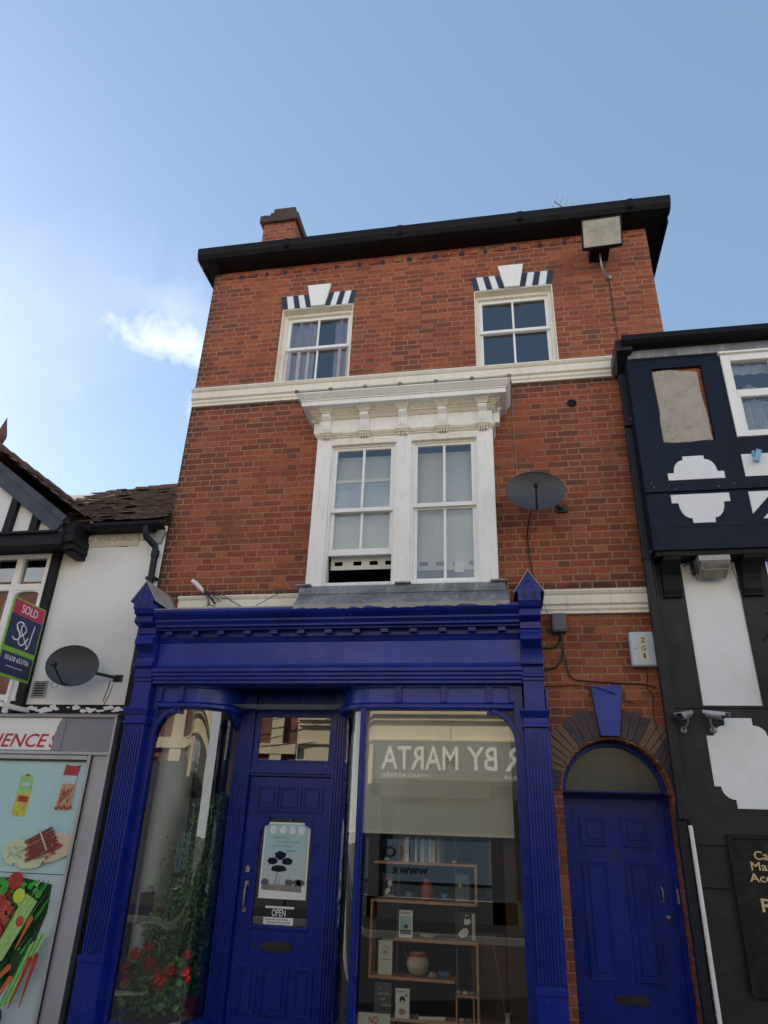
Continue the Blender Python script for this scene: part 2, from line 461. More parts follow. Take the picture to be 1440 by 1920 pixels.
# upper sash windows
def upper_window(x0, x1):
    fr = MB(.004).use('cream_paint')
    fr.ring(x0, x1, 6.475, 7.69, .012, .0, .118, .012, .012)
    fr.ring(x0 + .012, x1 - .012, 6.487, 7.678, .04, .095, .20, .04, .045)
    f = fr.build('window', None, BB)
    # two sashes, upper in front of the lower
    for k, (za, zb, ya) in enumerate(((7.13, 7.635, .135), (6.525, 7.17, .17))):
        s = MB(.003).use('sash_paint'); a, b_ = x0 + .05, x1 - .05
        s.ring(a, b_, za, zb, .042, ya, ya + .035, .04 if k == 0 else .06, .045 if k == 0 else .035)
        mx = (a + b_) / 2 - .01
        s.box(mx - .012, mx + .012, ya + .004, ya + .03, za + (.04 if k == 0 else .06), zb - (.045 if k == 0 else .035))
        s.build('sash', None, f)
        g = MB().use('window_glass_old'); yy = ya + .018
        for p, q in ((a + .042, mx - .012), (mx + .012, b_ - .042)):
            g.face([(p, yy, za + .03), (q, yy, za + .03), (q, yy, zb - .03), (p, yy, zb - .03)])
        g.build('pane', None, f)
    return f
upper_window(-2.66, -1.72); upper_window(-.20, .74)

# painted lintels with keystone and dark voussoirs
def lintel(x0, x1, kt0, kt1, kb0, kb1):
    zb, zt = 7.69, 7.905
    t0, t1 = x0 - .035, x1 + .035
    L = MB().use('panel_white').poly([(x0, zb), (x1, zb), (t1, zt), (t0, zt)], -.006, .002).build('lintel', None, BB)
    def lerp(a, b_, t): return a + (b_ - a) * t
    for side in (0, 1):
        for k in (0, 2, 4):
            fr0 = [0, .19, .42, .61, .82, 1.0]
            a, c = fr0[k], fr0[k + 1]
            if side == 0: pts = [(lerp(x0, kb0, a), zb + .002), (lerp(x0, kb0, c), zb + .002), (lerp(t0, kt0 + .02, c), zt - .002), (lerp(t0, kt0 + .02, a), zt - .002)]
            else: pts = [(lerp(x1, kb1, c), zb + .002), (lerp(x1, kb1, a), zb + .002), (lerp(t1, kt1 - .02, a), zt - .002), (lerp(t1, kt1 - .02, c), zt - .002)]
            MB().use('voussoir_dark').poly(pts, -.011, -.005).build('voussoir', None, L)
    MB(.004).use('white_paint').poly([(kb0, zb - .004), (kb1, zb - .004), (kt1, 8.035), (kt0, 8.035)], -.035, .0).build('keystone', None, L)
lintel(-2.66, -1.72, -2.345, -2.03, -2.275, -2.095)
lintel(-.20, .74, .105, .415, .175, .355)

# eaves
g = MB(.003).use('gutter_black')
gx0, gx1 = -3.83, 2.16
g.prof([(-.31, 8.50), (-.32, 8.53), (-.325, 8.60), (-.30, 8.60), (-.29, 8.53), (-.20, 8.49), (-.12, 8.60), (-.10, 8.60), (-.11, 8.46), (-.19, 8.43), (-.27, 8.45)], gx0, gx1)
for gxx in (-2.6, -1.1, .4, 1.7):
    g.box(gxx - .03, gxx + .03, -.332, -.315, 8.49, 8.605); g.box(gxx - .03, gxx + .03, -.325, -.29, 8.475, 8.50)
for gxx in [-3.6 + .75 * k for k in range(8)]: g.box(gxx, gxx + .022, -.30, -.12, 8.425, 8.436)
g.build('gutter', None, BB)
f = MB(.003).use('gutter_black')
f.box(gx0 + .02, gx1 - .02, -.18, .25, 8.435, 8.455)
f.box(gx0 + .02, gx1 - .02, -.125, -.10, 8.455, 8.64)
f.box(1.88, 2.14, .25, 5.1, 8.435, 8.455); f.box(gx0 + .03, -3.66, .25, 5.1, 8.435, 8.455)
f.build('soffit_board', None, BB)
f = MB(.003).use('gutter_black'); f.box(gx1 - .03, gx1, -.10, 5.1, 8.40, 8.60); f.build('fascia_board', None, BB); f = MB(.003).use('gutter_black'); f.box(gx0, gx0 + .03, -.10, 5.1, 8.42, 8.60)
f.build('fascia_board', None, BB)
f = MB().use('cream_paint'); f.box(gx0 - .012, gx0 - .002, -.30, 5.1, 8.44, 8.61); f.build('sunlit_edge_strip', None, BB)  # pale strip added to draw the sunlit edge of the dark fascia
rf = MB().use('slate')
rx0, rx1, ry0, ry1, rz = gx0 + .02, gx1 - .02, -.16, 5.1, 8.60
ridge = [(rx0 + 2.1, 2.5, 10.0), (rx1 - 2.1, 2.5, 10.0)]
A, Bq, Cq, D = (rx0, ry0, rz), (rx1, ry0, rz), (rx1, ry1, rz), (rx0, ry1, rz)
rf.face([A, Bq, ridge[1], ridge[0]]); rf.face([Bq, Cq, ridge[1]]); rf.face([Cq, D, ridge[0], ridge[1]]); rf.face([D, A, ridge[0]])
rf.build('roof', None, BB)
h = MB().use('lead_light')   # bird mess and debris at the far gutter end
for k in range(7):
    h.lathe((1.86 + k * .035, -.28 + rr.uniform(-.02, .02), 8.60), [(.001, -.01), (.02, .0), (.014, .018), (.001, .022)], 7)
h.build('gutter_debris', None, BB)

# chimney, its top courses broken away on one side
c = MB(.006).use('brick'); c.box(-3.50, -2.98, .85, 1.75, 8.8, 10.30)
ch = c.build('chimney', None, BB)
c = MB(.008).use('chimney_dark'); c.box(-3.56, -2.93, .80, 1.80, 10.30, 10.44); c.build('chimney_cap', None, ch)
c = MB(.01).use('chimney_dark'); c.box(-3.42, -2.99, .86, 1.70, 10.44, 10.56); c.box(-3.44, -3.36, .9, 1.1, 10.56, 10.60); c.box(-3.38, -3.02, .88, 1.5, 10.56, 10.66)
c.obox((-3.50, .95, 10.47), (.10, .2, .06), (0, .2, .3)); c.build('broken_brickwork', None, ch)

# ------------------------------------------------------------ bay window
BX0, BX1, BY = -1.96, -.04, -.25
c = MB(.004).use('white_paint')
c.box(BX0, -1.79, BY, .0, 3.80, 5.60); c.box(-1.075, -.905, BY, -.05, 3.80, 5.60); c.box(-.215, BX1, BY, .0, 3.80, 5.60)
c.box(-1.79, -1.075, BY + .008, -.05, 5.47, 5.60); c.box(-.905, -.215, BY + .008, -.05, 5.47, 5.60)
c.box(-1.79, -1.075, BY + .03, .02, 3.80, 3.835); c.box(-.905, -.215, BY - .012, .02, 3.80, 3.835)
bay = c.build('bay_window', None, BB)
for a, b_ in ((-1.79, -1.075), (-.905, -.215)):      # chamfered head mouldings
    m = MB(.003).use('cream_paint'); m.poly([(a, 5.435), (b_, 5.435), (b_, 5.452), (b_ - .075, 5.505), (a + .075, 5.505), (a, 5.452)], BY - .014, BY + .05)
    m.build('head_moulding', None, bay)
    m = MB(.003).use('white_paint'); m.ring(a, b_, 3.835, 5.437, .022, BY + .03, BY + .1); m.build('inner_frame', None, bay)
def sash(a, b_, za, zb, y, wb=.045, wt=.04, name='sash'):
    s = MB(.003).use('sash_paint'); s.ring(a, b_, za, zb, .038, y, y + .035, wb, wt)
    mx = (a + b_) / 2; s.box(mx - .013, mx + .013, y + .004, y + .03, za + wb, zb - wt); o = s.build(name, None, bay)
    gm = MB().use('window_glass_old')
    for p, q in ((a + .034, mx - .012), (mx + .012, b_ - .034)):
        gm.face([(p, y + .018, za + .03), (q, y + .018, za + .03), (q, y + .018, zb - .03), (p, y + .018, zb - .03)])
    gm.build('pane', None, bay)
sash(-1.768, -1.097, 4.645, 5.43, BY + .045)
sash(-1.768, -1.097, 4.17, 5.05, BY + .085, .07)
sash(-.883, -.237, 4.665, 5.43, BY + .045)
sash(-.883, -.237, 3.845, 4.69, BY + .085, .05)
# frieze, brackets, cornice
c = MB(.003).use('white_paint')
c.frust((BX0 - .0, BX1 + .0, BY, 0), 5.60, (BX0, BX1, BY, 0), 5.86)
c.build('bay_frieze', None, bay)
c = MB(.003).use('cream_paint')
def lay(mb, e0, z0, e1, z1): mb.frust((BX0 - e0 * .78, BX1 + e0 * .78, BY - e0, 0), z0, (BX0 - e1 * .78, BX1 + e1 * .78, BY - e1, 0), z1)
lay(c, .012, 5.535, .012, 5.55); lay(c, .02, 5.55, .04, 5.575); lay(c, .04, 5.575, .04, 5.595)
lay(c, .02, 5.77, .055, 5.80); lay(c, .07, 5.80, .07, 5.815); lay(c, .085, 5.815, .12, 5.85)
c.build('bed_moulding', None, bay)
c = MB(.003).use('white_paint'); lay(c, .20, 5.85, .20, 5.905); lay(c, .21, 5.905, .215, 5.92); lay(c, .22, 5.92, .265, 5.965); lay(c, .27, 5.965, .27, 5.985)
c.build('bay_cornice', None, bay)
c = MB().use('lead'); c.frust((BX0 - .215, BX1 + .215, BY - .275, 0), 5.985, (BX0 - .215, BX1 + .215, BY - .275, 0), 5.993)
c.faces([(BX0 - .215, BY - .275, 5.993), (BX1 + .215, BY - .275, 5.993), (BX1 + .215, 0, 5.993), (BX0 - .215, 0, 5.993), (BX0 - .1, 0, 6.2), (BX1 + .1, 0, 6.2)], [(0, 1, 5, 4), (1, 2, 5), (0, 4, 3)])
for k in range(7):
    x = BX0 - .205 + k * (BX1 - BX0 + .40) / 6
    c.tube([(x, BY - .285, 5.99), (x + .02, -.25, 6.075), (x + .02, -.05, 6.16)], .016, 6)
    c.lathe((x, BY - .27, 5.995), [(.001, -.005), (.028, .0), (.022, .02), (.001, .03)], 8)
c.build('lead_flashing', None, bay)
for bx in (-1.86, -1.43, -1.0, -.57, -.14):
    c = MB(.003).use('white_paint')
    c.prof([(BY, 5.60), (BY - .03, 5.60), (BY - .045, 5.66), (BY - .06, 5.72), (BY - .10, 5.762), (BY - .10, 5.80), (BY, 5.80)], bx - .048, bx + .048)
    for k in range(4): c.box(bx - .044 + k * .025, bx - .031 + k * .025, BY - .055, BY - .02, 5.615, 5.71)
    for k in range(3): c.box(bx - .040 + k * .032, bx - .024 + k * .032, BY - .104, BY - .09, 5.768, 5.794)
    br = c.build('bracket', None, bay)
    c = MB(.003).use('cream_paint')
    c.frust((bx - .055, bx + .055, BY - .115, BY), 5.80, (bx - .06, bx + .06, BY - .12, BY), 5.812)
    c.frust((bx - .06, bx + .06, BY - .12, BY), 5.812, (bx - .085, bx + .085, BY - .165, BY), 5.849)
    c.build('bracket_head', None, br)
    c = MB(.003).use('cream_paint')
    c.box(bx - .075, bx + .075, BY - .07, BY, 5.57, 5.60); c.frust((bx - .055, bx + .055, BY - .045, BY), 5.545, (bx - .07, bx + .07, BY - .065, BY), 5.57)
    for k in range(4): c.box(bx - .048 + k * .028, bx - .033 + k * .028, BY - .038, BY, 5.515, 5.545)
    c.build('bracket_foot', None, br)
for x0_, x1_, sgn in ((BX0, BX0, -1), (BX1, BX1, 1)):      # side brackets on the returns
    c = MB(.003).use('white_paint')
    xs = (BX0 - .10, BX0) if sgn < 0 else (BX1, BX1 + .10)
    c.box(xs[0] + (.02 if sgn < 0 else 0), xs[1] - (.02 if sgn > 0 else 0), -.17, -.07, 5.66, 5.80)
    c.box(min(xs), max(xs), -.19, -.05, 5.80, 5.849); c.build('bracket', None, bay)
# lead apron over the shop cornice
c = MB(.006).use('lead')
c.prof([(0, 3.80), (-.30, 3.798), (-.315, 3.77), (-.315, 3.745), (-.33, 3.72), (-.33, 3.70), (0, 3.70)], -2.0, .02)
c.prof([(0, 3.70), (-.325, 3.70), (-.44, 3.60), (-.50, 3.545), (-.50, 3.525), (0, 3.50)], -1.985, .055)
for x in (-1.98, -.98, -.06):
    c.obox((x + .02, -.26, 3.805), (.16, .14, .02), (0, 0, 0))
c.build('lead_apron', None, bay)
for a, b_ in ((-1.98, .05),):
    c = MB().use('lead_light')
    rr2 = random.Random(11); pts = []
    n = 46
    for i in range(n + 1):
        x = a + (b_ - a) * i / n; pts.append((x, 3.508 + rr2.uniform(-.014, .012)))
    for (p, q) in zip(pts, pts[1:]):
        c.faces([(p[0], -.503, p[1]), (q[0], -.503, q[1]), (q[0], -.505, 3.545), (p[0], -.505, 3.545), (p[0], -.49, 3.55), (q[0], -.49, 3.55)], [(0, 1, 2, 3), (3, 2, 5, 4)])
    c.build('mortar_fillet', None, bay)
c = MB().use('lead_light')
pts = []
for i in range(31):
    pts.append((-3.42 + i * (1.45 / 30), 3.512 + rr2.uniform(-.008, .012)))
for (p, q) in zip(pts, pts[1:]):
    c.faces([(p[0], -.475, p[1]), (q[0], -.475, q[1]), (q[0], -.475, 3.54), (p[0], -.475, 3.54), (p[0], 0, 3.60), (q[0], 0, 3.60)], [(0, 1, 2, 3), (3, 2, 5, 4)])
c.build('mortar_fillet', None, BB)

# ------------------------------------------------------------ shopfront
SX0, SX1 = -3.42, .13
c = MB(.003).use('blue_gloss')
c.prof([(-.02, 3.525), (-.50, 3.525), (-.50, 3.50), (-.485, 3.475), (-.455, 3.455), (-.43, 3.44), (-.43, 3.42), (-.41, 3.405), (-.40, 3.39), (-.40, 3.372), (-.36, 3.365), (-.36, 3.35), (-.28, 3.35), (-.28, 3.30), (-.265, 3.285), (-.25, 3.25), (-.02, 3.25)], SX0, SX1)
corn = c.build('shop_cornice', None, BB)
for k in range(13):
    x = -3.33 + k * .272
    MB(.002).use('blue_gloss').box(x, x + .07, -.345, -.281, 3.31, 3.348).build('dentil', None, corn)
MB(.002).use('blue_fascia').box(SX0, SX1, -.245, -.02, 3.035, 3.25).build('shop_fascia', None, BB)
c = MB(.003).use('blue_gloss')
c.prof([(-.02, 3.035), (-.27, 3.035), (-.275, 3.01), (-.29, 2.995), (-.31, 2.99), (-.31, 2.955), (-.295, 2.945), (-.295, 2.92), (-.28, 2.91), (-.28, 2.885), (-.265, 2.875), (-.265, 2.85), (-.02, 2.85)], SX0, SX1)
c.build('architrave', None, BB)

def pilaster(x0, x1, inner):
    c = MB(.004).use('blue_gloss')
    c.box(x0, x1, -.27, 0, 0, 2.47)
    c.box(x0 + .012, x1 - .012, -.27, 0, 2.62, 2.90)
    p = c.build('pilaster', None, BB)
    c = MB(.003).use('blue_gloss')
    n = 6; wd = (x1 - x0 - .05) / n
    for k in range(n):
        a = x0 + .025 + k * wd; c.box(a + .004, a + wd - .008, -.281, -.268, .62, 2.42)
    c.box(x0, x0 + .018, -.281, -.268, .62, 2.47); c.box(x1 - .018, x1, -.281, -.268, .62, 2.47)
    c.build('fluting', None, p)
    c = MB(.004).use('blue_gloss')
    c.box(x0 - .015, x1 + .015, -.30, 0, 2.47, 2.50); c.box(x0 - .004, x1 + .004, -.285, 0, 2.50, 2.55)
    c.frust((x0 - .004, x1 + .004, -.285, 0), 2.55, (x0 - .03, x1 + .03, -.32, 0), 2.60); c.box(x0 - .03, x1 + .03, -.32, 0, 2.60, 2.62)
    c.build('capital', None, p)
    c = MB(.004).use('blue_gloss'); c.box(x0 - .012, x1 + .012, -.29, 0, 0, .55); c.box(x0 - .02, x1 + .02, -.30, 0, .55, .60); c.build('plinth', None, p)
    # scrolled console
    c = MB(.003).use('blue_gloss'); ci = .006
    c.prof([(0, 2.87), (-.285, 2.87), (-.285, 2.90), (-.30, 2.905), (-.30, 2.925), (-.29, 2.93), (-.295, 2.99), (-.315, 3.0), (-.335, 3.005), (-.335, 3.055), (-.31, 3.06), (-.305, 3.09), (-.32, 3.15),
            (-.36, 3.19), (-.395, 3.215), (-.40, 3.25), (-.385, 3.285), (-.35, 3.295), (-.35, 3.31), (-.365, 3.32), (-.37, 3.38), (-.45, 3.40), (-.475, 3.41), (-.475, 3.455), (-.46, 3.46), (-.46, 3.475), (-.50, 3.49), (-.52, 3.53), (0, 3.53)], x0 + ci, x1 - ci)
    for k in range(6):
        a = x0 + .02 + k * (x1 - x0 - .05) / 5
        c.box(a, a + .011, -.341, -.333, 3.012, 3.048); c.box(a, a + .011, -.481, -.474, 3.416, 3.45)
        c.tube([(a + .005, -.322, 3.14), (a + .005, -.362, 3.183), (a + .005, -.397, 3.21)], .007, 6)
    c.build('console', None, p)
    c = MB(.003).use('blue_gloss')
    xm = (x0 + x1) / 2
    c.poly([(x0, 3.53), (x1, 3.53), (x1, 3.61), (x1 + .02, 3.615), (xm, 3.80), (x0 - .02, 3.615), (x0, 3.61)], -.53, 0)
    c.use('blue_dark')
    for dx, rz_, r_ in ((-.045, 3.60, .022), (.045, 3.60, .022), (-.038, 3.565, .017), (.038, 3.565, .017)):
        c.lathe((xm + dx, -.529, rz_), [(r_, 0), (r_, .008), (r_ * .5, .004), (.001, .004)], 12, (0, -1, 0))
    c.tube([(xm - .03, -.532, 3.655), (xm - .025, -.532, 3.70), (xm, -.532, 3.725), (xm + .025, -.532, 3.70), (xm + .03, -.532, 3.655)], .005, 6)
    c.build('gablet', None, p)
    c = MB(.002).use('lead_light')
    for sg in (-1, 1):
        e = x0 - .035 if sg < 0 else x1 + .035
        c.faces([(xm, -.545, 3.822), (e, -.545, 3.612), (e, .0, 3.612), (xm, .0, 3.822), (xm, -.545, 3.806), (e + .0, -.545, 3.597), (e, .0, 3.597), (xm, .0, 3.806)],
                [(0, 1, 2, 3), (4, 7, 6, 5), (0, 4, 5, 1), (1, 5, 6, 2), (3, 2, 6, 7)])
    c.build('gablet_roof', None, p)
    return p
pilaster(-3.62, -3.42, 1); pilaster(.125, .325, -1)
# outer edge strips beside each pilaster
MB(.003).use('blue_gloss').box(.328, .348, -.13, 0, 0, 2.84).build('edge_board', None, BB)
MB(.003).use('blue_gloss').box(-3.42, -3.355, -.19, .02, 0, 2.85).build('edge_board', None, BB)
MB(.003).use('blue_gloss').box(.045, .125, -.19, .02, 0, 2.85).build('edge_board', None, BB)

# plan paths of the display windows
def arcp(cx_, cy_, r, a0, a1, n): return [(cx_ + r * cos(R(a0 + (a1 - a0) * i / n)), cy_ + r * sin(R(a0 + (a1 - a0) * i / n))) for i in range(n + 1)]
LP = [(-3.355, -.15), (-3.34, -.15), (-3.06, -.15), (-3.03, -.15)] + arcp(-3.02, .17, .32, -90, 0, 14)[1:] + [(-2.70, .27)]
RP = [(-1.555, .27)] + arcp(-1.235, .17, .32, 180, 270, 14) + [(-1.225, -.15), (-1.20, -.15), (.03, -.15), (.045, -.15)]
def off(path, d):
    out = []
    for i, p in enumerate(path):
        a = Vector(path[max(0, i - 1)]); b_ = Vector(path[min(len(path) - 1, i + 1)]); t = (b_ - a).normalized()
        out.append((p[0] + t.y * d, p[1] - t.x * d))
    return out
for path, stiles, gname in ((LP, (-3.355, -3.13), 'left'), (RP, (-.99, -.58, -.17, .03), 'right')):
    fr = MB(.002).use('blue_fascia'); fr.sweep(path, [(.0, 2.66), (.02, 2.66), (.02, 2.86), (.0, 2.86)])
    dw = fr.build('display_window', None, BB)
    c = MB(.003).use('blue_gloss')
    c.sweep(path, [(0, 2.63), (.055, 2.63), (.062, 2.645), (.062, 2.672), (.045, 2.69), (.02, 2.692), (0, 2.692)])
    c.sweep(path, [(.01, 2.825), (.045, 2.825), (.045, 2.86), (.01, 2.86)])
    for x in stiles:
        c.box(x - .024, x + .024, -.21, -.16, 2.69, 2.83)
        c.box(x - .030, x - .022, -.18, -.165, 2.69, 2.83); c.box(x + .022, x + .030, -.18, -.165, 2.69, 2.83)
    c.build('transom_rail', None, dw)
    c = MB(.003).use('blue_gloss')
    c.sweep(path, [(-.04, .06), (.07, .06), (.07, .115), (.05, .135), (-.04, .135)])
    c.build('window_sill', None, dw)
    c = MB(.003).use('blue_gloss'); c.sweep(path, [(0, 0), (.03, 0), (.03, .06), (0, .06)]); c.build('stallriser', None, dw)
    gl = MB().use('shop_glass')
    P_ = off(path, -.005)
    gl.sweep(P_, [(0, .13), (0, 2.66)], close=False, smooth=True)
    gl.build('curved_pane', None, dw)
# curved corner brackets
def corner(xa, xb, z0, z1, y, flip, par):
    """quarter round filling the upper corner; xa is the post side, xb the top end"""
    c = MB(.003).use('blue_gloss')
    n = 12; w_ = .045
    rx, rz = (xb - xa), (z1 - z0)
    outer = [(xb - rx * cos(R(90 * i / n)), z0 + rz * sin(R(90 * i / n))) for i in range(n + 1)]
    sgx = 1 if rx > 0 else -1
    inner = [(xb - (rx + sgx * w_) * cos(R(90 * i / n)), z0 + (rz + w_ * .8) * sin(R(90 * i / n))) for i in range(n + 1)]
    for i in range(n):
        q = [outer[i], outer[i + 1], inner[i + 1], inner[i]]
        v = [(p[0], y - .045, p[1]) for p in q] + [(p[0], y, p[1]) for p in q]
        c.faces(v, [(0, 1, 2, 3), (7, 6, 5, 4), (0, 4, 5, 1), (2, 6, 7, 3)])
    c.box(xb - .02 if rx > 0 else xb - .025, xb + .025 if rx > 0 else xb + .02, y - .045, y, z1 - .01, z1 + .05)
    c.use('blue_dark')
    for i in range(n):
        a, b_ = inner[i], inner[i + 1]
        c.face([(a[0], y - .012, a[1]), (b_[0], y - .012, b_[1]), (b_[0], y - .012, z1 + .06), (a[0], y - .012, z1 + .06)])
    c.build('corner_bracket', None, par)
dws = [o for o in BB.children if o.name.startswith('display_window')]
corner(-3.355, -3.15, 2.33, 2.60, -.155, False, dws[0])
corner(.045, -.17, 2.33, 2.60, -.155, True, dws[1])
c = MB(.003).use('blue_gloss')   # drop at the curved end
pp = arcp(-3.02, .17, .35, -40, 0, 8) + [(-2.67, .27)]
for i in range(len(pp) - 1):
    t0, t1 = i / (len(pp) - 1), (i + 1) / (len(pp) - 1)
    za, zb = 2.64 - .16 * t0 ** 2, 2.64 - .16 * t1 ** 2
    a, b_ = pp[i], pp[i + 1]
    c.faces([(a[0], a[1], za), (b_[0], b_[1], zb), (b_[0], b_[1], 2.66), (a[0], a[1], 2.66), (a[0] - .03, a[1] + .01, za), (b_[0] - .03, b_[1] + .01, zb)], [(0, 1, 2, 3), (0, 4, 5, 1)])
c.build('corner_bracket', None, dws[0])
c = MB(.003).use('blue_gloss')
c.box(-1.34, -1.285, -.20, -.13, .12, 2.64); c.box(-1.325, -1.30, -.212, -.20, .12, 2.64); c.build('window_post', None, dws[1])

# door recess
c = MB(.003).use('blue_gloss')
for (a, b_) in ((-2.70, -2.53), (-1.70, -1.545)):
    c.box(a, b_, .27, .38, 0, 2.86)
    for k in range(5):
        t = a + .014 + k * (b_ - a - .028) / 4.6; c.box(t, t + .014, .258, .272, 0, 2.70)
c.box(-2.53, -1.70, .30, .37, 2.07, 2.20); c.box(-2.53, -1.70, .275, .31, 2.095, 2.13); c.box(-2.53, -1.70, .31, .36, 2.66, 2.86)
c.ring(-2.53, -1.70, 2.20, 2.66, .052, .31, .355, .02, .03)
c.box(-2.53, -1.70, .285, .315, 2.70, 2.715)
c.box(-2.125, -2.095, .295, .315, 2.715, 2.86)
df = c.build('door_frame', None, BB)
g = MB().use('shop_glass'); g.face([(-2.478, .335, 2.22), (-1.752, .335, 2.22), (-1.752, .335, 2.63), (-2.478, .335, 2.63)]); g.build('transom_light', None, df)
c = MB(.0).use('blue_dark'); c.box(-2.72, -1.53, -.15, .36, 2.862, 2.88); c.build('recess_soffit', None, df)

d = MB(.003).use('blue_gloss')
dx0, dx1, dy = -2.525, -1.705, .325
gz0, gz1 = .82, 1.70
d.box(dx0, dx0 + .155, dy, dy + .04, .03, 2.065); d.box(dx1 - .155, dx1, dy, dy + .04, .03, 2.065)
d.box(dx0 + .155, dx1 - .155, dy, dy + .04, 1.70, 2.065); d.box(dx0 + .155, dx1 - .155, dy, dy + .04, .03, .82)
door = d.build('shop_door', None, BB)
def panel(mb, x0, x1, z0, z1, y, w1=.018, deep=.012):
    """moulded frame round a sunk field"""
    mb.ring(x0, x1, z0, z1, w1, y - .016, y + .002)
    mb.ring(x0 + w1, x1 - w1, z0 + w1, z1 - w1, w1 * .7, y - .008, y + .002)
    mb.box(x0 + w1 * 2.2, x1 - w1 * 2.2, y - .013, y + .001, z0 + w1 * 2.2, z1 - w1 * 2.2)
for (a, b_) in ((-2.435, -2.225), (-2.212, -1.992), (-1.979, -1.779)):
    c = MB(.002).use('blue_gloss'); panel(c, a, b_, 1.755, 1.985, dy); c.build('door_panel', None, door)
for (a, b_) in ((-2.44, -2.27), (-2.235, -1.985), (-1.94, -1.765)):
    c = MB(.002).use('blue_gloss'); panel(c, a, b_, .16, .52, dy, .022); c.build('door_panel', None, door)
g = MB().use('shop_glass'); g.face([(dx0 + .14, dy + .02, .80), (dx1 - .14, dy + .02, .80), (dx1 - .14, dy + .02, 1.72), (dx0 + .14, dy + .02, 1.72)]); g.build('door_glass', None, door)
c = MB(.003).use('blue_gloss')
gx0, gx1 = dx0 + .155, dx1 - .155
for sg, X in ((1, gx0), (-1, gx1)):
    pts = [(X, 1.70), (X, 1.55)] + [(X + sg * .075 * (1 - cos(R(90 * i / 6))), 1.55 + .09 * sin(R(90 * i / 6))) for i in range(1, 7)] + [(X + sg * .085, 1.70)]
    if sg < 0: pts = pts[::-1]
    c.poly(pts, dy - .004, dy + .018); c.build('glazing_corner', None, door); c = MB(.003).use('blue_gloss')
c.box(gx0 - .02, gx1 + .02, dy - .022, dy - .001, .795, .82)
c.build('glazing_bead', None, door)
c = MB(.002).use('plastic_black'); c.box(-2.255, -1.975, dy - .008, dy, .625, .70); c.box(-2.235, -1.995, dy - .013, dy - .007, .64, .685); c.build('letterbox', None, door)
c = MB().use('ink'); text_into(c, '8', -2.345, .64, .035, .055, at=dy - .001, off=.01); c.build('door_number', None, door)
c = MB().use('brass_dull')
c.tube([(-2.445, dy - .002, 1.14), (-2.45, dy - .03, 1.13), (-2.45, dy - .045, 1.07), (-2.45, dy - .04, 1.0), (-2.455, dy - .03, .955), (-2.45, dy - .002, .94)], [.012, .007, .008, .009, .007, .012], 8)
c.obox((-2.448, dy - .006, 1.145), (.03, .008, .035), (0, 0, 0)); c.obox((-2.45, dy - .006, .935), (.03, .008, .035), (0, 0, 0)); c.build('door_handle', None, door)
c = MB(.002).use('lead_light'); c.poly([(-2.475, 1.235), (-2.435, 1.235), (-2.437, 1.275), (-2.455, 1.295), (-2.473, 1.275)], dy - .012, dy); c.use('brass_dull').lathe((-2.455, dy - .012, 1.258), [(.001, .004), (.01, .003), (.01, 0)], 12, (0, -1, 0)); c.build('door_lock', None, door)

# ------------------------------------------------------------ side door 8A
ay = .10
c = MB(.003).use('blue_gloss')
n = 24
def arcband(mb, cx_, cz_, r0, r1, a0, a1, n, y0, y1):
    A_ = arc(cx_, cz_, r0, a0, a1, n); B_ = arc(cx_, cz_, r1, a0, a1, n)
    for i in range(n):
        q = [A_[i], A_[i + 1], B_[i + 1], B_[i]]
        v = [(p[0], y0, p[1]) for p in q] + [(p[0], y1, p[1]) for p in q]
        mb.faces(v, [(0, 1, 2, 3), (7, 6, 5, 4), (0, 4, 5, 1), (2, 6, 7, 3), (1, 5, 6, 2), (0, 3, 7, 4)])
arcband(c, cx, cz, .405, .445, 180, 0, n, .085, .15)
c.box(.425, .447, .085, .15, 0, 1.97); c.box(1.275, 1.315, .085, .15, 0, 1.97)
c.box(.447, 1.275, .085, .16, 1.945, 1.985); c.box(.447, 1.275, .07, .12, 1.985, 2.0)
af = c.build('door_frame', None, BB)
c = MB().use('fan_glass'); P_ = arc(cx, 1.97, .41, 180, 0, 24)
c.face([(p[0], .13, max(p[1], 1.99)) for p in P_][::-1]); c.build('fanlight', None, af)
c = MB(.003).use('blue_gloss'); c.box(.447, 1.275, .115, .16, .02, 1.945)
D2 = c.build('side_door', None, BB)
for q in ((.565, .785, 1.565, 1.80), (.905, 1.14, 1.565, 1.80), (.555, .775, .60, 1.46), (.905, 1.125, .60, 1.46)):
    c = MB(.002).use('blue_gloss'); panel(c, *q, .115, .024); c.build('door_panel', None, D2)
c = MB(.002).use('plastic_black'); c.box(.735, .975, .105, .115, .45, .515); c.box(.75, .96, .099, .106, .462, .503); c.build('letterbox', None, D2)
c = MB().use('ink'); text_into(c, '8A', .80, 1.485, .085, .05, at=.1145, off=.015, spacing=1.2); c.build('door_number', None, D2)
c = MB().use('brass_dull'); c.lathe((1.20, .115, 1.06), [(.018, 0), (.018, .006), (.01, .008), (.011, .02), (.02, .03), (.02, .042), (.001, .05)], 16, (0, -1, 0)); c.build('door_knob', None, D2)
c = MB().use('brass_dull'); c.tube([(1.175, .108, 1.17), (1.18, .09, 1.19), (1.18, .085, 1.25), (1.175, .108, 1.27)], [.01, .006, .006, .01], 8); c.build('door_handle', None, D2)
c = MB(.002).use('lead_light'); c.box(1.285, 1.30, .075, .086, 1.16, 1.27); c.build('door_closer_plate', None, af)
af.location.y += .085; D2.location.y += .085
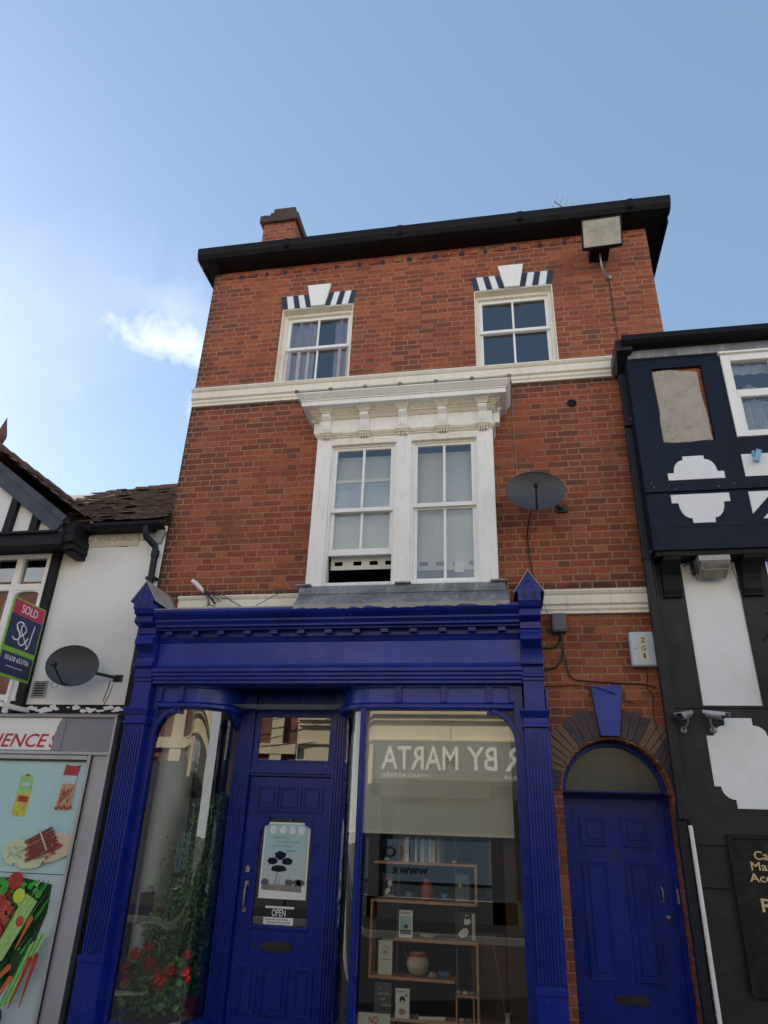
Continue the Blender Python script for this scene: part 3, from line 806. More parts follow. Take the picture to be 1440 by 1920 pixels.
# arch of alternate stone and dark blocks, with blue keystone
ang = [176, 158, 141, 124, 107]
cols = [('timber_blueblack', 178, 160), ('voussoir_stone', 160, 143), ('voussoir_stone', 143, 126), ('timber_blueblack', 126, 100), ('timber_blueblack', 80, 60), ('voussoir_stone', 60, 42), ('timber_blueblack', 42, 22), ('timber_blueblack', 22, 4)]
paint('voussoir_stone', (.20, .13, .085), .85, .15, 6, (.16, .12, .10), .6, .6, 40)
paint('voussoir_slate', (.055, .046, .062), .7, .2, 5, (.15, .12, .11), .5, .5, 40)
ak = MB(.004).use('blue_keystone').poly([(.785, 2.435), (.945, 2.435), (1.01, 2.87), (.735, 2.87)], -.05, .0).build('keystone', None, BB)
for m_, a0, a1 in cols:
    c = MB(.002).use('voussoir_slate' if m_ != 'voussoir_stone' else m_)
    for q_ in range(3):
        aa = a0 + (a1 - a0) * q_ / 3; ab = a0 + (a1 - a0) * (q_ + 1) / 3
        arcband(c, cx, cz, .462, .70 + .012 * (q_ % 2), aa - .45, ab + .45, 2, -.012 - .003 * (q_ % 2), .004)
    c.v = [Vector((min(p.x, 1.34), p.y, p.z)) for p in c.v]
    c.build('voussoir', None, ak)

# interiors
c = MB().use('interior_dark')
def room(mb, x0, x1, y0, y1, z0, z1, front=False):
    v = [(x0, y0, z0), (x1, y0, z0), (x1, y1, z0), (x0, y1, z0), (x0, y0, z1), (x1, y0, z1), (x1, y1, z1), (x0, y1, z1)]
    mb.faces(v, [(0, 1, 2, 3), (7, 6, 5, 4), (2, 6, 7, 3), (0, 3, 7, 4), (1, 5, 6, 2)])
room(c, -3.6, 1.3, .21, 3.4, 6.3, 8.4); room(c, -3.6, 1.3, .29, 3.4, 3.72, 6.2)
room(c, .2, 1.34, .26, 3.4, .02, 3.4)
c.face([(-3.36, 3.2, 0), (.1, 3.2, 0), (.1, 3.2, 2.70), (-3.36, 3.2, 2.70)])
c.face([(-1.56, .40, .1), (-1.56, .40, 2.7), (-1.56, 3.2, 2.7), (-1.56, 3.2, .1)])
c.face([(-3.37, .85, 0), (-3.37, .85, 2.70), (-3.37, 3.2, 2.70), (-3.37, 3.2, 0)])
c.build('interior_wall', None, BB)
c = MB().use('interior_pale')
c.face([(-3.37, -.12, .1), (-3.37, -.12, 2.70), (-3.37, .85, 2.70), (-3.37, .85, .1)])
c.build('interior_side_wall', None, BB)['label'] = 'pale painted wall at the side of the left display window'
c = MB().use('plastic_white'); c.face([(-3.36, .0, 2.70), (.1, .0, 2.70), (.1, 3.2, 2.70), (-3.36, 3.2, 2.70)]); c.build('shop_ceiling', None, BB)
c = MB().use('plastic_white'); c.box(-3.36, -2.72, -.11, .9, .08, .11); c.box(-1.53, .03, -.11, .9, .08, .11); c.use('wood_dark').box(-3.36, -1.6, .9, 3.2, .05, .08); c.build('display_floor', None, BB)
c = MB().use('wood_dark'); c.box(-.10, .0, .30, .34, .1, 2.7); c.box(-.0, .1, .0, .9, .1, 2.7); c.box(-.42, -.12, .62, .65, .1, .83); c.build('interior_panelling', None, BB)
# ============================================================ street
s = MB(); s.face([(-120, -120, -.16), (120, -120, -.16), (120, 120, -.16), (-120, 120, -.16)]); struct(s, 'ground', 'ground')
s = MB(); s.face([(-60, -8.0, -.11), (60, -8.0, -.11), (60, -1.9, -.11), (-60, -1.9, -.11)]); struct(s, 'road', 'asphalt')
s = MB(); s.box(-60, 60, -1.78, 5, -.15, .0); struct(s, 'pavement', 'paving')
s = MB(.01); s.box(-60, 60, -1.9, -1.782, -.15, .004); struct(s, 'kerb', 'kerb')
s = MB(); s.box(-60, 60, -10, -8.12, -.15, .0); struct(s, 'pavement', 'asphalt')
s = MB(.01); s.box(-60, 60, -8.118, -8.0, -.15, .004); struct(s, 'kerb', 'kerb')

# ============================================================ left neighbour
LB = thing('timber_gabled_house', 'low white rendered house with black timber gable and brown tiled roof, at the left', 'building', (-4.8, 0, 0))
Y0 = -.02
c = MB().use('render_white'); c.wall(-4.93, -3.70, 2.60, 4.66, Y0, [], .2)
c.wall(-7.5, -4.93, 4.38, 4.66, Y0, [], .2); c.wall(-7.5, -6.4, 0, 4.38, Y0, [], .2); c.wall(-6.4, -5.80, 2.74, 4.38, Y0, [], .2)
c.face([(-7.5, 5, 0), (-7.5, 5, 4.6), (-7.5, Y0, 4.6), (-7.5, Y0, 0)])
c.build('wall', None, LB)
c = MB(.004).use('render_cream')      # cracked band of old render below the gutter, blotches of filler
c.box(-4.72, -4.02, Y0 - .012, Y0, 4.43, 4.50)
rr = random.Random(5)
for i in range(9):
    x = -4.62 + i * .095; z = 4.53 + rr.uniform(-.01, .015)
    pts = [(x + .035 * cos(a) * rr.uniform(.8, 1.3), z + .032 * sin(a) * rr.uniform(.8, 1.2)) for a in [k * pi / 4 for k in range(8)]]
    c.poly(pts, Y0 - .02, Y0)
c.build('eaves_plaster', None, LB)
c = MB().use('timber_black')          # peeling paint band
c.box(-5.0, -3.80, Y0 - .008, Y0, 2.60, 2.685)
c.build('painted_band', None, LB)
c = MB().use('render_white')
for i in range(26):
    x = -4.90 + i * .043; z = 2.642 + rr.uniform(-.022, .022); q = rr.uniform(.012, .034)
    if 8 < i < 15 and rr.random() < .6: continue
    pts = [(x + q * 1.5 * cos(a) * rr.uniform(.6, 1.3), z + q * .8 * sin(a) * rr.uniform(.6, 1.3)) for a in [k * pi / 4 for k in range(8)]]
    c.poly(pts, Y0 - .010 - .0002 * i, Y0 - .006)
c.build('peeling_paint', None, LB)
c = MB(.003).use('metal_grey'); c.prof([(Y0, 2.545), (-.13, 2.545), (-.13, 2.575), (Y0, 2.60)], -6.4, -3.80); c.build('lead_strip', None, LB)
# cracks in the render
c = MB().use('timber_black')
c.tube([(-3.99, Y0 - .002, 2.88), (-4.0, Y0 - .002, 2.80), (-4.02, Y0 - .002, 2.75), (-4.05, Y0 - .002, 2.66)], .004, 4)
c.tube([(-4.72, Y0 - .003, 4.428), (-4.4, Y0 - .003, 4.44), (-4.15, Y0 - .003, 4.425), (-4.02, Y0 - .003, 4.50), (-3.88, Y0 - .003, 4.49)], .0035, 4)
c.build('render_crack', None, LB)
# posts and first floor window
c = MB(.008).use('timber_black')
c.box(-5.03, -4.925, -.075, .02, 2.6, 4.40); c.box(-6.4, -5.03, -.07, .05, 2.56, 2.74); c.box(-5.9, -5.80, -.07, .0, 2.74, 4.30); c.box(-6.4, -4.66, -.33, .05, 4.37, 4.40)
c.build('timber_post', None, LB)
c = MB(.004).use('sash_paint')
wx0, wx1 = -5.80, -5.03
c.ring(wx0, wx1, 2.74, 4.36, .055, -.06, .03, .04, .05); c.box(-5.46, -5.38, -.065, .02, 2.78, 4.31); c.box(wx0 + .05, wx1 - .055, -.062, .02, 3.925, 4.0)
c.poly([(-5.38, 3.925), (-5.38, 3.87), (-5.36, 3.895), (-5.30, 3.913), (-5.16, 3.913), (-5.10, 3.895), (-5.085, 3.87), (-5.085, 3.925)], -.055, .0)
c.box(wx0 - .02, wx1 + .02, -.10, .0, 2.71, 2.74)
wf = c.build('casement_window', None, LB)
g = MB().use('window_glass_old')
for p, q, a, b_ in ((-5.75, -5.46, 2.78, 3.925), (-5.38, -5.085, 2.78, 3.925), (-5.75, -5.46, 4.0, 4.31), (-5.38, -5.085, 4.0, 4.31)):
    g.face([(p, -.02, a), (q, -.02, a), (q, -.02, b_), (p, -.02, b_)])
g.build('pane', None, wf)
c = MB().use('interior_dark'); room(c, -6.3, -4.96, .03, 2.5, 2.6, 4.5); c.use('wood_bare'); c.box(-5.72, -5.66, .2, .24, 2.7, 3.9); c.build('interior_wall', None, LB)
# gable
GA = (-5.88, 5.49); GE = (-4.72, 4.66)      # apex and eave of the barge board, at the front
gy = -.35
c = MB().use('render_white'); c.face([(-7.2, gy + .06, 4.40), (-4.66, gy + .06, 4.40), (-4.70, gy + .06, 4.60), (GA[0], gy + .06, 5.42), (-7.1, gy + .06, 4.60)]); c.build('gable_wall', None, LB)
c = MB(.006).use('timber_blueblack')
def barge(mb, top, bot, w_, y0, y1):
    d = Vector((bot[0] - top[0], bot[1] - top[1])).normalized(); nrm = Vector((-d.y, d.x)) * -1
    if nrm.y > 0: nrm = -nrm
    pts = [top, bot, (bot[0] + nrm.x * w_, bot[1] + nrm.y * w_), (top[0] + nrm.x * w_, top[1] + nrm.y * w_)]
    mb.poly(pts, y0, y1)
gl_ = (2 * GA[0] - GE[0], GE[1])
barge(c, GA, (GE[0], GE[1] + .0), .22, gy - .02, gy + .02)
barge(c, (GA[0], GA[1] - .0), (GE[0] + .0, GE[1]), .075, gy - .045, gy - .02)
barge(c, GA, gl_, .20, gy - .018, gy + .022)
c.build('barge_board', None, LB)
c = MB(.005).use('timber_black')
c.box(-7.3, -4.74, gy - .01, gy + .07, 4.34, 4.50); c.box(-7.3, -4.80, gy - .05, gy + .0, 4.47, 4.50)
c.poly([(-5.53, 4.50), (-5.44, 4.50), (-5.42, 5.06), (-5.51, 5.12)], gy + .0, gy + .07); c.poly([(-5.20, 4.50), (-5.11, 4.50), (-5.10, 4.80), (-5.19, 4.88)], gy, gy + .07)
c.box(-7.3, -4.66, gy + .075, Y0, 4.41, 4.44)
c.build('gable_timber', None, LB)
c = MB(.01).use('timber_black')
c.box(-4.80, -4.64, gy + .03, Y0, 4.48, 4.62); c.box(-4.78, -4.62, gy + .01, Y0, 4.38, 4.475); c.box(-4.76, -4.62, gy + .05, Y0, 4.31, 4.375); c.box(-4.74, -4.63, gy + .10, Y0, 4.26, 4.305)
c.build('eaves_bracket', None, LB)

def tiles(mb, o, ux, up, nu, nv, w_, gg, seed, clip=None, th=.014):
    """individual plain tiles laid on a slope: o origin at the eave, ux along it, up up the slope"""
    rg = random.Random(seed); ux = Vector(ux).normalized(); up = Vector(up).normalized(); n = ux.cross(up).normalized(); o = Vector(o)
    for j in range(nv):
        for i in range(-1, nu + 1):
            a = (i + (j % 2) * .5) * w_ + rg.uniform(-.004, .004); b_ = j * gg + rg.uniform(-.012, .012)
            ce = o + ux * (a + w_ / 2) + up * b_
            if clip and not clip(ce): continue
            lift = rg.uniform(0, .010) + (.02 if rg.random() < .05 else 0); tl = rg.uniform(-.006, .006)
            p0 = o + ux * (a + .003) + up * b_ + n * (.028 + lift + tl); p1 = p0 + ux * (w_ - .006) - n * (2 * tl)
            q0 = p0 + up * gg * 1.5 - n * (.026 + lift); q1 = p1 + up * gg * 1.5 - n * (.026 + lift)
            mb.faces([p0, p1, q1, q0, p0 - n * th, p1 - n * th], [(0, 1, 2, 3), (4, 5, 1, 0), (3, 0, 4), (1, 5, 2)])
# main roof slope
e0 = Vector((-4.75, -.17, 4.66)); pitch = R(35.4); up = Vector((0, cos(pitch), sin(pitch)))
xa, za = GA[0], 5.60
def main_clip(p):
    return p.x > xa + (za - p.z) * (1.16 / .83) - .10 and p.x < -3.70 and p.z < 6.33
c = MB().use('tile_roof')
c.faces([(-7.5, -.14, 4.66), (-3.72, -.14, 4.66), (-3.72, 2.2, 6.32), (-7.5, 2.2, 6.32), (-7.5, 4.6, 4.66), (-3.72, 4.6, 4.66)], [(0, 1, 2, 3), (3, 2, 5, 4)])
c.build('roof', None, LB)
rfm = LB.children[-1]
c = MB().use('tile_roof'); tiles(c, (-5.9, -.19, 4.66), (1, 0, 0), up, 14, 29, .165, .10, 2, main_clip); c.build('roof_tiles', None, rfm)
c = MB().use('ridge_tile')
for i in range(10):
    x = -4.75 + i * .115 * 1; x = -5.6 + i * .21
    if x > -3.9: break
    zz = 6.33 + rr.uniform(-.012, .02)
    c.tube([(x, 2.2, zz), (x + .215, 2.2, zz + rr.uniform(-.01, .012))], [.085, .078], 10)
c.build('ridge_tile', None, rfm)
# gable roof
gup = Vector((-1.16, 0, .83)).normalized(); GE = (-4.72, 4.73)
c = MB().use('tile_roof')
c.faces([(GE[0] + .12, gy - .05, GE[1] - .04), (GE[0] + .12, 2.6, GE[1] - .04), (xa, 2.6, za), (xa, gy - .05, za), (2 * xa - GE[0] - .12, gy - .05, GE[1] - .04), (2 * xa - GE[0] - .12, 2.6, GE[1] - .04)], [(0, 1, 2, 3), (3, 2, 5, 4)])
gr = c.build('gable_roof', None, LB)
def gab_clip(p):
    yv = -.14 + (p.z - 4.66) * (2.34 / 1.66)
    return p.y < max(yv, -.1) + .05 and p.z < za + .02 and p.y > gy - .1
c = MB().use('tile_roof'); tiles(c, (GE[0] + .13, gy - .06, GE[1] - .04), (0, 1, 0), gup, 16, 18, .165, .10, 9, gab_clip); c.build('roof_tiles', None, gr)
c = MB().use('ridge_tile')
for i in range(9):
    y = gy - .06 + i * .23
    c.tube([(xa, y, za + .0), (xa, y + .235, za + rr.uniform(-.008, .012))], [.085, .077], 10)
c.build('ridge_tile', None, gr)
c = MB().use('ridge_tile'); c.lathe((-5.90, gy - .02, za + .03), [(.06, 0), (.065, .03), (.03, .05), (.045, .08), (.06, .15), (.055, .20), (.03, .30), (.012, .38), (.001, .43)], 10); c.build('finial', None, gr)
c = MB(.003).use('lead'); c.tube([(-4.53, -.20, 4.65), (-4.62, -.12, 4.71), (-5.33, .66, 5.23)], .018, 6); c.build('valley_lead', None, gr)
# gutters
c = MB(.002).use('gutter_black')
c.prof([(-.17, 4.63), (-.235, 4.635), (-.245, 4.60), (-.225, 4.57), (-.20, 4.56), (-.17, 4.575)], -4.52, -3.72)
c.box(-4.66, -3.72, -.165, -.03, 4.58, 4.635)
c.build('gutter', None, LB)
c = MB(.002).use('lead_light'); c.obox((-3.75, -.06, 4.52), (.09, .06, .15), (.2, .3, .2)); c.build('gutter_end', None, LB)
c = MB().use('pipe_black')
c.tube([(-3.85, -.20, 4.58), (-3.85, -.20, 4.52), (-3.84, -.18, 4.46), (-3.765, -.10, 4.38), (-3.755, -.085, 4.32), (-3.75, -.085, 3.6), (-3.745, -.085, 3.0)], .036, 12)
c.tube([(-3.755, -.085, 4.33), (-3.755, -.085, 4.26)], .044, 12); c.box(-3.81, -3.70, -.1, -.02, 4.0, 4.03)
single(c, 'downpipe', None, (-3.85, -.085, 0), 'thin round black downpipe between the white render and the red brick wall', 'downpipe')
# air brick
c = MB(.002).use('lead_light'); c.ring(-4.885, -4.725, 2.755, 2.925, .018, Y0 - .015, Y0); c.use('timber_black').box(-4.867, -4.743, Y0 - .004, Y0 + .0, 2.773, 2.907); c.use('lead_light')
for k in range(5): c.box(-4.865, -4.745, Y0 - .012, Y0 - .002, 2.782 + k * .026, 2.792 + k * .026)
c.build('air_vent', None, LB)
# ground floor shop frame
c = MB(.003).use('alu')
c.box(-4.02, -3.82, -.09, .0, .0, 2.215)
c.box(-6.4, -3.82, -.125, .0, 2.195, 2.222); c.box(-3.825, -3.80, -.13, .0, 0, 2.545)
c.box(-4.045, -4.01, -.11, -.05, 0, 2.195); c.box(-6.4, -4.05, -.11, -.05, 2.15, 2.19)
shopf = c.build('shop_frame', None, LB)
c = MB(.0).use('plastic_black'); c.box(-4.006, -4.002, -.112, -.09, 0, 2.19); c.box(-6.4, -4.05, -.10, -.06, 2.135, 2.15); c.build('seal', None, shopf)
c = MB().use('timber_black'); c.box(-3.795, -3.625, -.06, .12, 0, 3.0); c.build('corner_board', None, LB)
c = MB().use('interior_dark'); c.face([(-6.4, .05, 0), (-4.05, .05, 0), (-4.05, .05, 2.2), (-6.4, .05, 2.2)]); c.build('interior_wall', None, LB)

# shop sign, torn
c = MB(.002).use('alu_grey'); c.box(-6.4, -3.825, -.105, -.02, 2.222, 2.543)
sg = single(c, 'shop_sign', None, (-5, -.1, 2.22), 'torn white shop sign with red capitals peeling off its grey backing panel', 'shop sign')
c = MB().use('paper')
tp = [(-4.405, 2.540), (-4.412, 2.52), (-4.432, 2.50), (-4.428, 2.475), (-4.445, 2.45), (-4.438, 2.42), (-4.452, 2.40), (-4.447, 2.36), (-4.458, 2.32), (-4.456, 2.27), (-4.462, 2.235)]
c.poly([(-6.4, 2.235)] + tp[::-1] + [(-6.4, 2.540)], -.109, -.1045); c.build('sign_face', None, sg)
c = MB().use('red_letter'); text_into(c, 'CONVENIENCE', -5.90, 2.258, 1.39, .13, at=-.1092, shear=.25, off=.012)
text_into(c, 'S', -4.493, 2.258, .09, .13, at=-.1092, shear=.25, off=.012); c.build('lettering', None, sg)
c = MB().use('alu_grey'); c.poly(tp[::-1] + [(-4.36, 2.54), (-4.36, 2.235)][::-1] if False else [(-4.462, 2.235), (-4.36, 2.235), (-4.36, 2.54)] + tp[:-1], -.1125, -.105); c.build('torn_backing', None, sg)

# window posters
def blob(mb, m_, cx_, cz_, rx, rz, rot, y, n=14, j=.0, sq=1.):
    rg = random.Random(int(abs(cx_ * 977 + cz_ * 131) * 10)); mb.use(m_); p = []
    for k in range(n):
        a = 2 * pi * k / n; q = 1 + rg.uniform(-j, j)
        x = rx * math.copysign(abs(cos(a)) ** sq, cos(a)) * q; z = rz * math.copysign(abs(sin(a)) ** sq, sin(a)) * q
        p.append((cx_ + x * cos(R(rot)) - z * sin(R(rot)), y, cz_ + x * sin(R(rot)) + z * cos(R(rot))))
    mb.face(p)
def stick(mb, m_, x0, z0, x1, z1, w0, w1, y):
    mb.use(m_); d = Vector((x1 - x0, z1 - z0)).normalized(); n = Vector((-d.y, d.x))
    mb.face([(x0 - n.x * w0, y, z0 - n.y * w0), (x1 - n.x * w1, y, z1 - n.y * w1), (x1 + d.x * w1, y, z1 + d.y * w1), (x1 + n.x * w1, y, z1 + n.y * w1), (x0 + n.x * w0, y, z0 + n.y * w0), (x0 - d.x * w0, y, z0 - d.y * w0)])
yb = -.075
c = MB().use('poster_sky'); c.box(-6.4, -4.055, yb, yb + .01, 1.165, 2.14)
ps = single(c, 'window_poster', None, (-5, yb, 1.165), 'pale turquoise food poster with two snack packets and a bundle of dried sausages', 'poster')
c = MB(); y = yb - .001
def up_():
    global y; y -= .0004; return y
c.use('pack_green'); c.face([(-4.735, y, 1.83), (-4.585, y, 1.83), (-4.60, y, 2.0), (-4.66, y, 2.015), (-4.735, y, 1.995)]); up_()
c.use('pack_yellow'); c.face([(-4.745, y, 1.64), (-4.60, y, 1.63), (-4.585, y, 1.84), (-4.735, y, 1.845)]); up_()
c.use('pack_red'); c.face([(-4.715, y, 1.765), (-4.605, y, 1.755), (-4.60, y, 1.81), (-4.71, y, 1.82)]); blob(c, 'pack_red', -4.665, 2.003, .02, .012, 0, y); up_()
for k in range(9): blob(c, 'veg_yellow' if k % 2 else 'pack_yellow', -4.73 + .02 * (k % 5) + .02, 1.66 + .03 * (k % 3), .022, .016, k * 40, y, 8, .3); up_()
c.use('poster_pale'); c.face([(-4.71, y, 1.905), (-4.61, y, 1.90), (-4.61, y, 1.935), (-4.71, y, 1.94)])
up_()
c.use('pack_beige'); c.face([(-4.29, y, 1.70), (-4.125, y, 1.71), (-4.13, y, 1.98), (-4.27, y, 1.97)]); up_()
c.use('pack_red'); c.face([(-4.285, y, 2.01), (-4.13, y, 2.005), (-4.115, y, 2.105), (-4.16, y, 2.095), (-4.22, y, 2.095), (-4.27, y, 2.11)]); up_()
c.use('poster_pale'); c.face([(-4.27, y, 1.93), (-4.135, y, 1.935), (-4.13, y, 2.005), (-4.27, y, 2.01)]); up_()
rg = random.Random(4)
for k in range(26): stick(c, ('veg_tomato', 'board_wood', 'meat_cut')[k % 3], -4.275 + rg.uniform(0, .12), 1.735 + rg.uniform(0, .1), -4.262 + rg.uniform(0, .12), 1.80 + rg.uniform(0, .12), .004, .004, y); up_()
for k in range(6): blob(c, 'pack_red', -4.28 + k * .03, 1.715 + (k % 2) * .015, .016, .014, 0, y, 8, .2); up_()
blob(c, 'board_wood', -4.28, 1.37, .30, .125, 12, y, 22, .03); up_()
blob(c, 'cabbage', -4.60, 1.34, .13, .11, 20, y, 16, .12); up_(); blob(c, 'cabbage', -4.42, 1.27, .16, .07, 6, y, 16, .12); up_()
for k in range(30): stick(c, 'veg_pale' if k % 2 else 'plastic_white', -4.70 + rg.uniform(0, .2), 1.25 + rg.uniform(0, .14), -4.68 + rg.uniform(0, .2), 1.27 + rg.uniform(0, .14), .002, .002, y)
up_()
for k in range(7):
    kx, kz = (0, .03, .02, .05, .04, .07, .05)[k], (0, .012, -.01, .006, -.008, .01, -.004)[k]
    stick(c, 'meat', -4.50 + kx, 1.42 - k * .024 + kz, -4.27 + k * .017 + kx * .3, 1.545 - k * .026, .015, .013, y); up_()
    blob(c, 'meat_cut', -4.508 + kx, 1.414 - k * .024 + kz, .012, .017, 20, y, 10); up_()
    stick(c, 'meat_cut', -4.44 + k * .012, 1.452 - k * .028, -4.30 + k * .022, 1.515 - k * .03, .003, .002, y); up_()
stick(c, 'board_wood', -4.39, 1.53, -4.27, 1.36, .008, .008, y); up_()
for (a, b_) in ((-4.22, 1.40), (-4.17, 1.385), (-4.14, 1.40), (-4.30, 1.33), (-4.25, 1.30), (-4.28, 1.25), (-4.20, 1.34)): blob(c, 'meat_cut' if a < -4.21 else 'pack_red', a, b_, .022, .013, rg.uniform(0, 90), y, 9, .1); up_()
c.build('poster_print', None, ps)

yb = -.070
c = MB().use('poster_pale'); c.box(-6.4, -4.055, yb, yb + .01, .0, 1.158)
ps = single(c, 'window_poster', None, (-5, yb, 0), 'vegetable poster with celery, carrots, apples and leeks on a pale blue ground', 'poster')
c = MB(); y = yb - .001
c.use('veg_dark').face([(-4.95, y, .15), (-4.45, y, .2), (-4.24, y, .52), (-4.15, y, .86), (-4.16, y, 1.08), (-4.42, y, 1.12), (-4.95, y, 1.12)][::1]); up_()
for k in range(60):
    a = rg.uniform(-4.95, -4.45); b_ = rg.uniform(.25, 1.05)
    blob(c, ('veg_dark', 'veg_green', 'veg_red', 'veg_dark')[k % 4], a, b_, rg.uniform(.03, .07), rg.uniform(.03, .06), rg.uniform(0, 90), y, 10, .25); up_()
for (a, b_, m_, r_) in ((-4.52, 1.10, 'veg_red', .075), (-4.66, 1.04, 'veg_green', .085), (-4.62, .93, 'veg_red', .06), (-4.55, .90, 'veg_tomato', .045), (-4.49, .86, 'veg_tomato', .04), (-4.60, .84, 'veg_tomato', .05), (-4.53, .79, 'veg_tomato', .04), (-4.65, .74, 'veg_tomato', .05), (-4.58, .70, 'veg_red', .05)):
    blob(c, m_, a, b_, r_, r_ * .95, 0, y, 16); up_(); blob(c, 'veg_dark', a + .005, b_ + .01, r_ * .18, r_ * .15, 0, y, 7); up_()
for k in range(70):     # leek tops
    a = rg.uniform(-4.46, -4.14); b_ = rg.uniform(.62, 1.10); stick(c, ('veg_dark', 'veg_green', 'veg_dark')[k % 3], a - .05, b_ - .10, a + .02, b_ + rg.uniform(0, .04), .010, .004, y); up_()
for k in range(14): blob(c, ('veg_green', 'veg_lime')[k % 3 == 0], -4.42 + rg.uniform(0, .20), 1.0 + rg.uniform(-.06, .11), .03, .022, rg.uniform(0, 90), y, 9, .3); up_()
for k in range(6): stick(c, 'veg_pale' if k % 2 else 'veg_lime', -4.57 + k * .022, .44 + k * .012, -4.35 + k * .022, 1.0 - k * .01, .020, .011, y); up_()
blob(c, 'veg_lime', -4.55, .47, .075, .04, 10, y, 12, .1); up_()
blob(c, 'veg_yellow', -4.42, .985, .058, .06, 0, y, 16); up_(); blob(c, 'veg_tomato', -4.355, .79, .04, .043, 0, y, 14); up_()
def carrot(x0, z0, x1, z1, w_, m_='veg_orange'):
    stick(c, m_, x1, z1, x0, z0, .004, w_, y); up_()
    for k in range(4): t = .2 + .18 * k; stick(c, 'veg_tomato', x0 + (x1 - x0) * t - .01, z0 + (z1 - z0) * t, x0 + (x1 - x0) * t + .008, z0 + (z1 - z0) * t + .004, .0015, .0015, y)
    up_()
carrot(-4.25, .82, -4.34, .58, .022); carrot(-4.36, .45, -4.50, .30, .024); carrot(-4.32, .37, -4.42, .22, .024)
for k in range(6): stick(c, 'veg_pale' if k % 2 else 'veg_green', -4.36 + k * .02, .17 + k * .01, -4.20 + k * .025, .62 + k * .02, .010, .012, y); up_()
carrot(-4.17, .52, -4.28, .16, .026, 'veg_red'); carrot(-4.12, .55, -4.18, .17, .024, 'veg_red'); blob(c, 'veg_purple', -4.37, .10, .05, .07, 20, y, 14); up_()
c.use('ink')
c.build('poster_print', None, ps)

# estate agent's board, square to the wall
bx = -4.86
B_ = thing('for_sale_board', 'crimson, navy and green estate agent board reading SOLD on the left house', 'sign board', (bx, -.1, 2.86))
c = MB(.002).use('sold_green'); c.box(bx - .012, bx, -.66, -.15, 2.87, 3.65); c.build('board', None, B_)
c = MB(.002).use('sash_paint'); c.box(bx - .03, bx - .0125, -.68, -.655, 2.85, 3.67); c.obox((bx - .02, -.36, 2.72), (.03, .05, .34), (0, 0, 0)); c.box(bx - .05, bx - .0, -.45, .0, 2.60, 2.64); c.build('post', None, B_)
c = MB()
c.use('crimson').face([(bx + .001, -.645, 3.49), (bx + .001, -.165, 3.49), (bx + .001, -.165, 3.635), (bx + .001, -.645, 3.635)])
c.use('sold_navy').face([(bx + .001, -.645, 3.16), (bx + .001, -.165, 3.16), (bx + .001, -.165, 3.488), (bx + .001, -.645, 3.488)])
c.face([(bx + .001, -.645, 2.895), (bx + .001, -.165, 2.895), (bx + .001, -.165, 3.11), (bx + .001, -.645, 3.11)])
c.build('board_print', None, B_)
c = MB().use('paper'); text_into(c, 'SOLD', -.52, 3.52, .25, .085, '+x', bx + .0015, off=.0)
text_into(c, 'S', -.56, 3.235, .13, .20, '+x', bx + .0015, shear=.15, off=-.02); text_into(c, '&', -.47, 3.20, .17, .21, '+x', bx + .0017, shear=-.2, off=-.025); text_into(c, 'J', -.33, 3.18, .07, .26, '+x', bx + .0019, shear=.2, off=-.015)
text_into(c, '01630 653706', -.585, 3.03, .36, .05, '+x', bx + .0015); text_into(c, 'www.sj.co.uk', -.54, 2.965, .25, .022, '+x', bx + .0015)
c.build('lettering', None, B_)

# ============================================================ right neighbour
RB = thing('black_and_white_house', 'black and white timber framed house with jettied upper floor, right of the brick building', 'building', (3, 0, 0))
ux, UY = 1.385, -.35
c = MB().use('timber_navy')
c.wall(ux, 6.5, 4.64, 6.20, UY, [(1.62, 2.105, 5.17, 6.075), (2.30, 3.30, 5.18, 6.19)], .05)
c.face([(ux, UY, 4.05), (ux, UY, 6.3), (ux, .1, 6.3), (ux, .1, 4.05)][::-1])
c.wall(ux, 6.5, 4.05, 4.64, UY + .022, [], .05)
c.face([(ux, UY, 4.64), (6.5, UY, 4.64), (6.5, UY + .022, 4.64), (ux, UY + .022, 4.64)][::-1])
c.build('upper_boarding', None, RB)
c = MB().use('timber_black'); c.face([(ux, UY + .02, 4.05), (6.5, UY + .02, 4.05), (6.5, 0, 4.05), (ux, 0, 4.05)][::-1]); c.box(ux + .02, 6.5, UY + .05, -.08, 4.0, 4.05); c.build('jetty_soffit', None, RB)
c = MB(.004).use('patch_plaster'); rg = random.Random(8)
pts = []
for (a, b_) in (((1.63, 5.19), (1.63, 6.05)), ((1.63, 6.05), (1.80, 6.058)), ((1.80, 6.058), (2.06, 6.01)), ((2.06, 6.01), (2.09, 5.19)), ((2.09, 5.19), (1.63, 5.18))):
    for k in range(7): t = k / 7; pts.append((a[0] + (b_[0] - a[0]) * t + rg.uniform(-.007, .007), a[1] + (b_[1] - a[1]) * t + rg.uniform(-.007, .007)))
c.poly(pts[::-1], UY + .018, UY + .05); c.build('bare_plaster', None, RB)
c = MB().use('brick'); c.face([(1.6, UY + .045, 5.15), (2.12, UY + .045, 5.15), (2.12, UY + .045, 6.1), (1.6, UY + .045, 6.1)]); c.build('exposed_brick', None, RB)
c = MB(.001).use('timber_black')
for (a_, b2_, z_, z2_) in ((1.40, 2.29, 5.115, 5.120), (1.60, 2.29, 4.705, 4.709), (2.205, 2.209, 4.64, 5.17), (1.595, 1.599, 4.64, 5.17), (1.40, 2.29, 6.11, 6.114), (2.33, 6.4, 5.05, 5.054)): c.box(a_, b2_, UY - .002, UY, z_, z2_)
c.box(1.40, 6.4, UY + .019, UY + .022, 4.27, 4.275); c.build('board_joint', None, RB)
c = MB().use('lead_light')
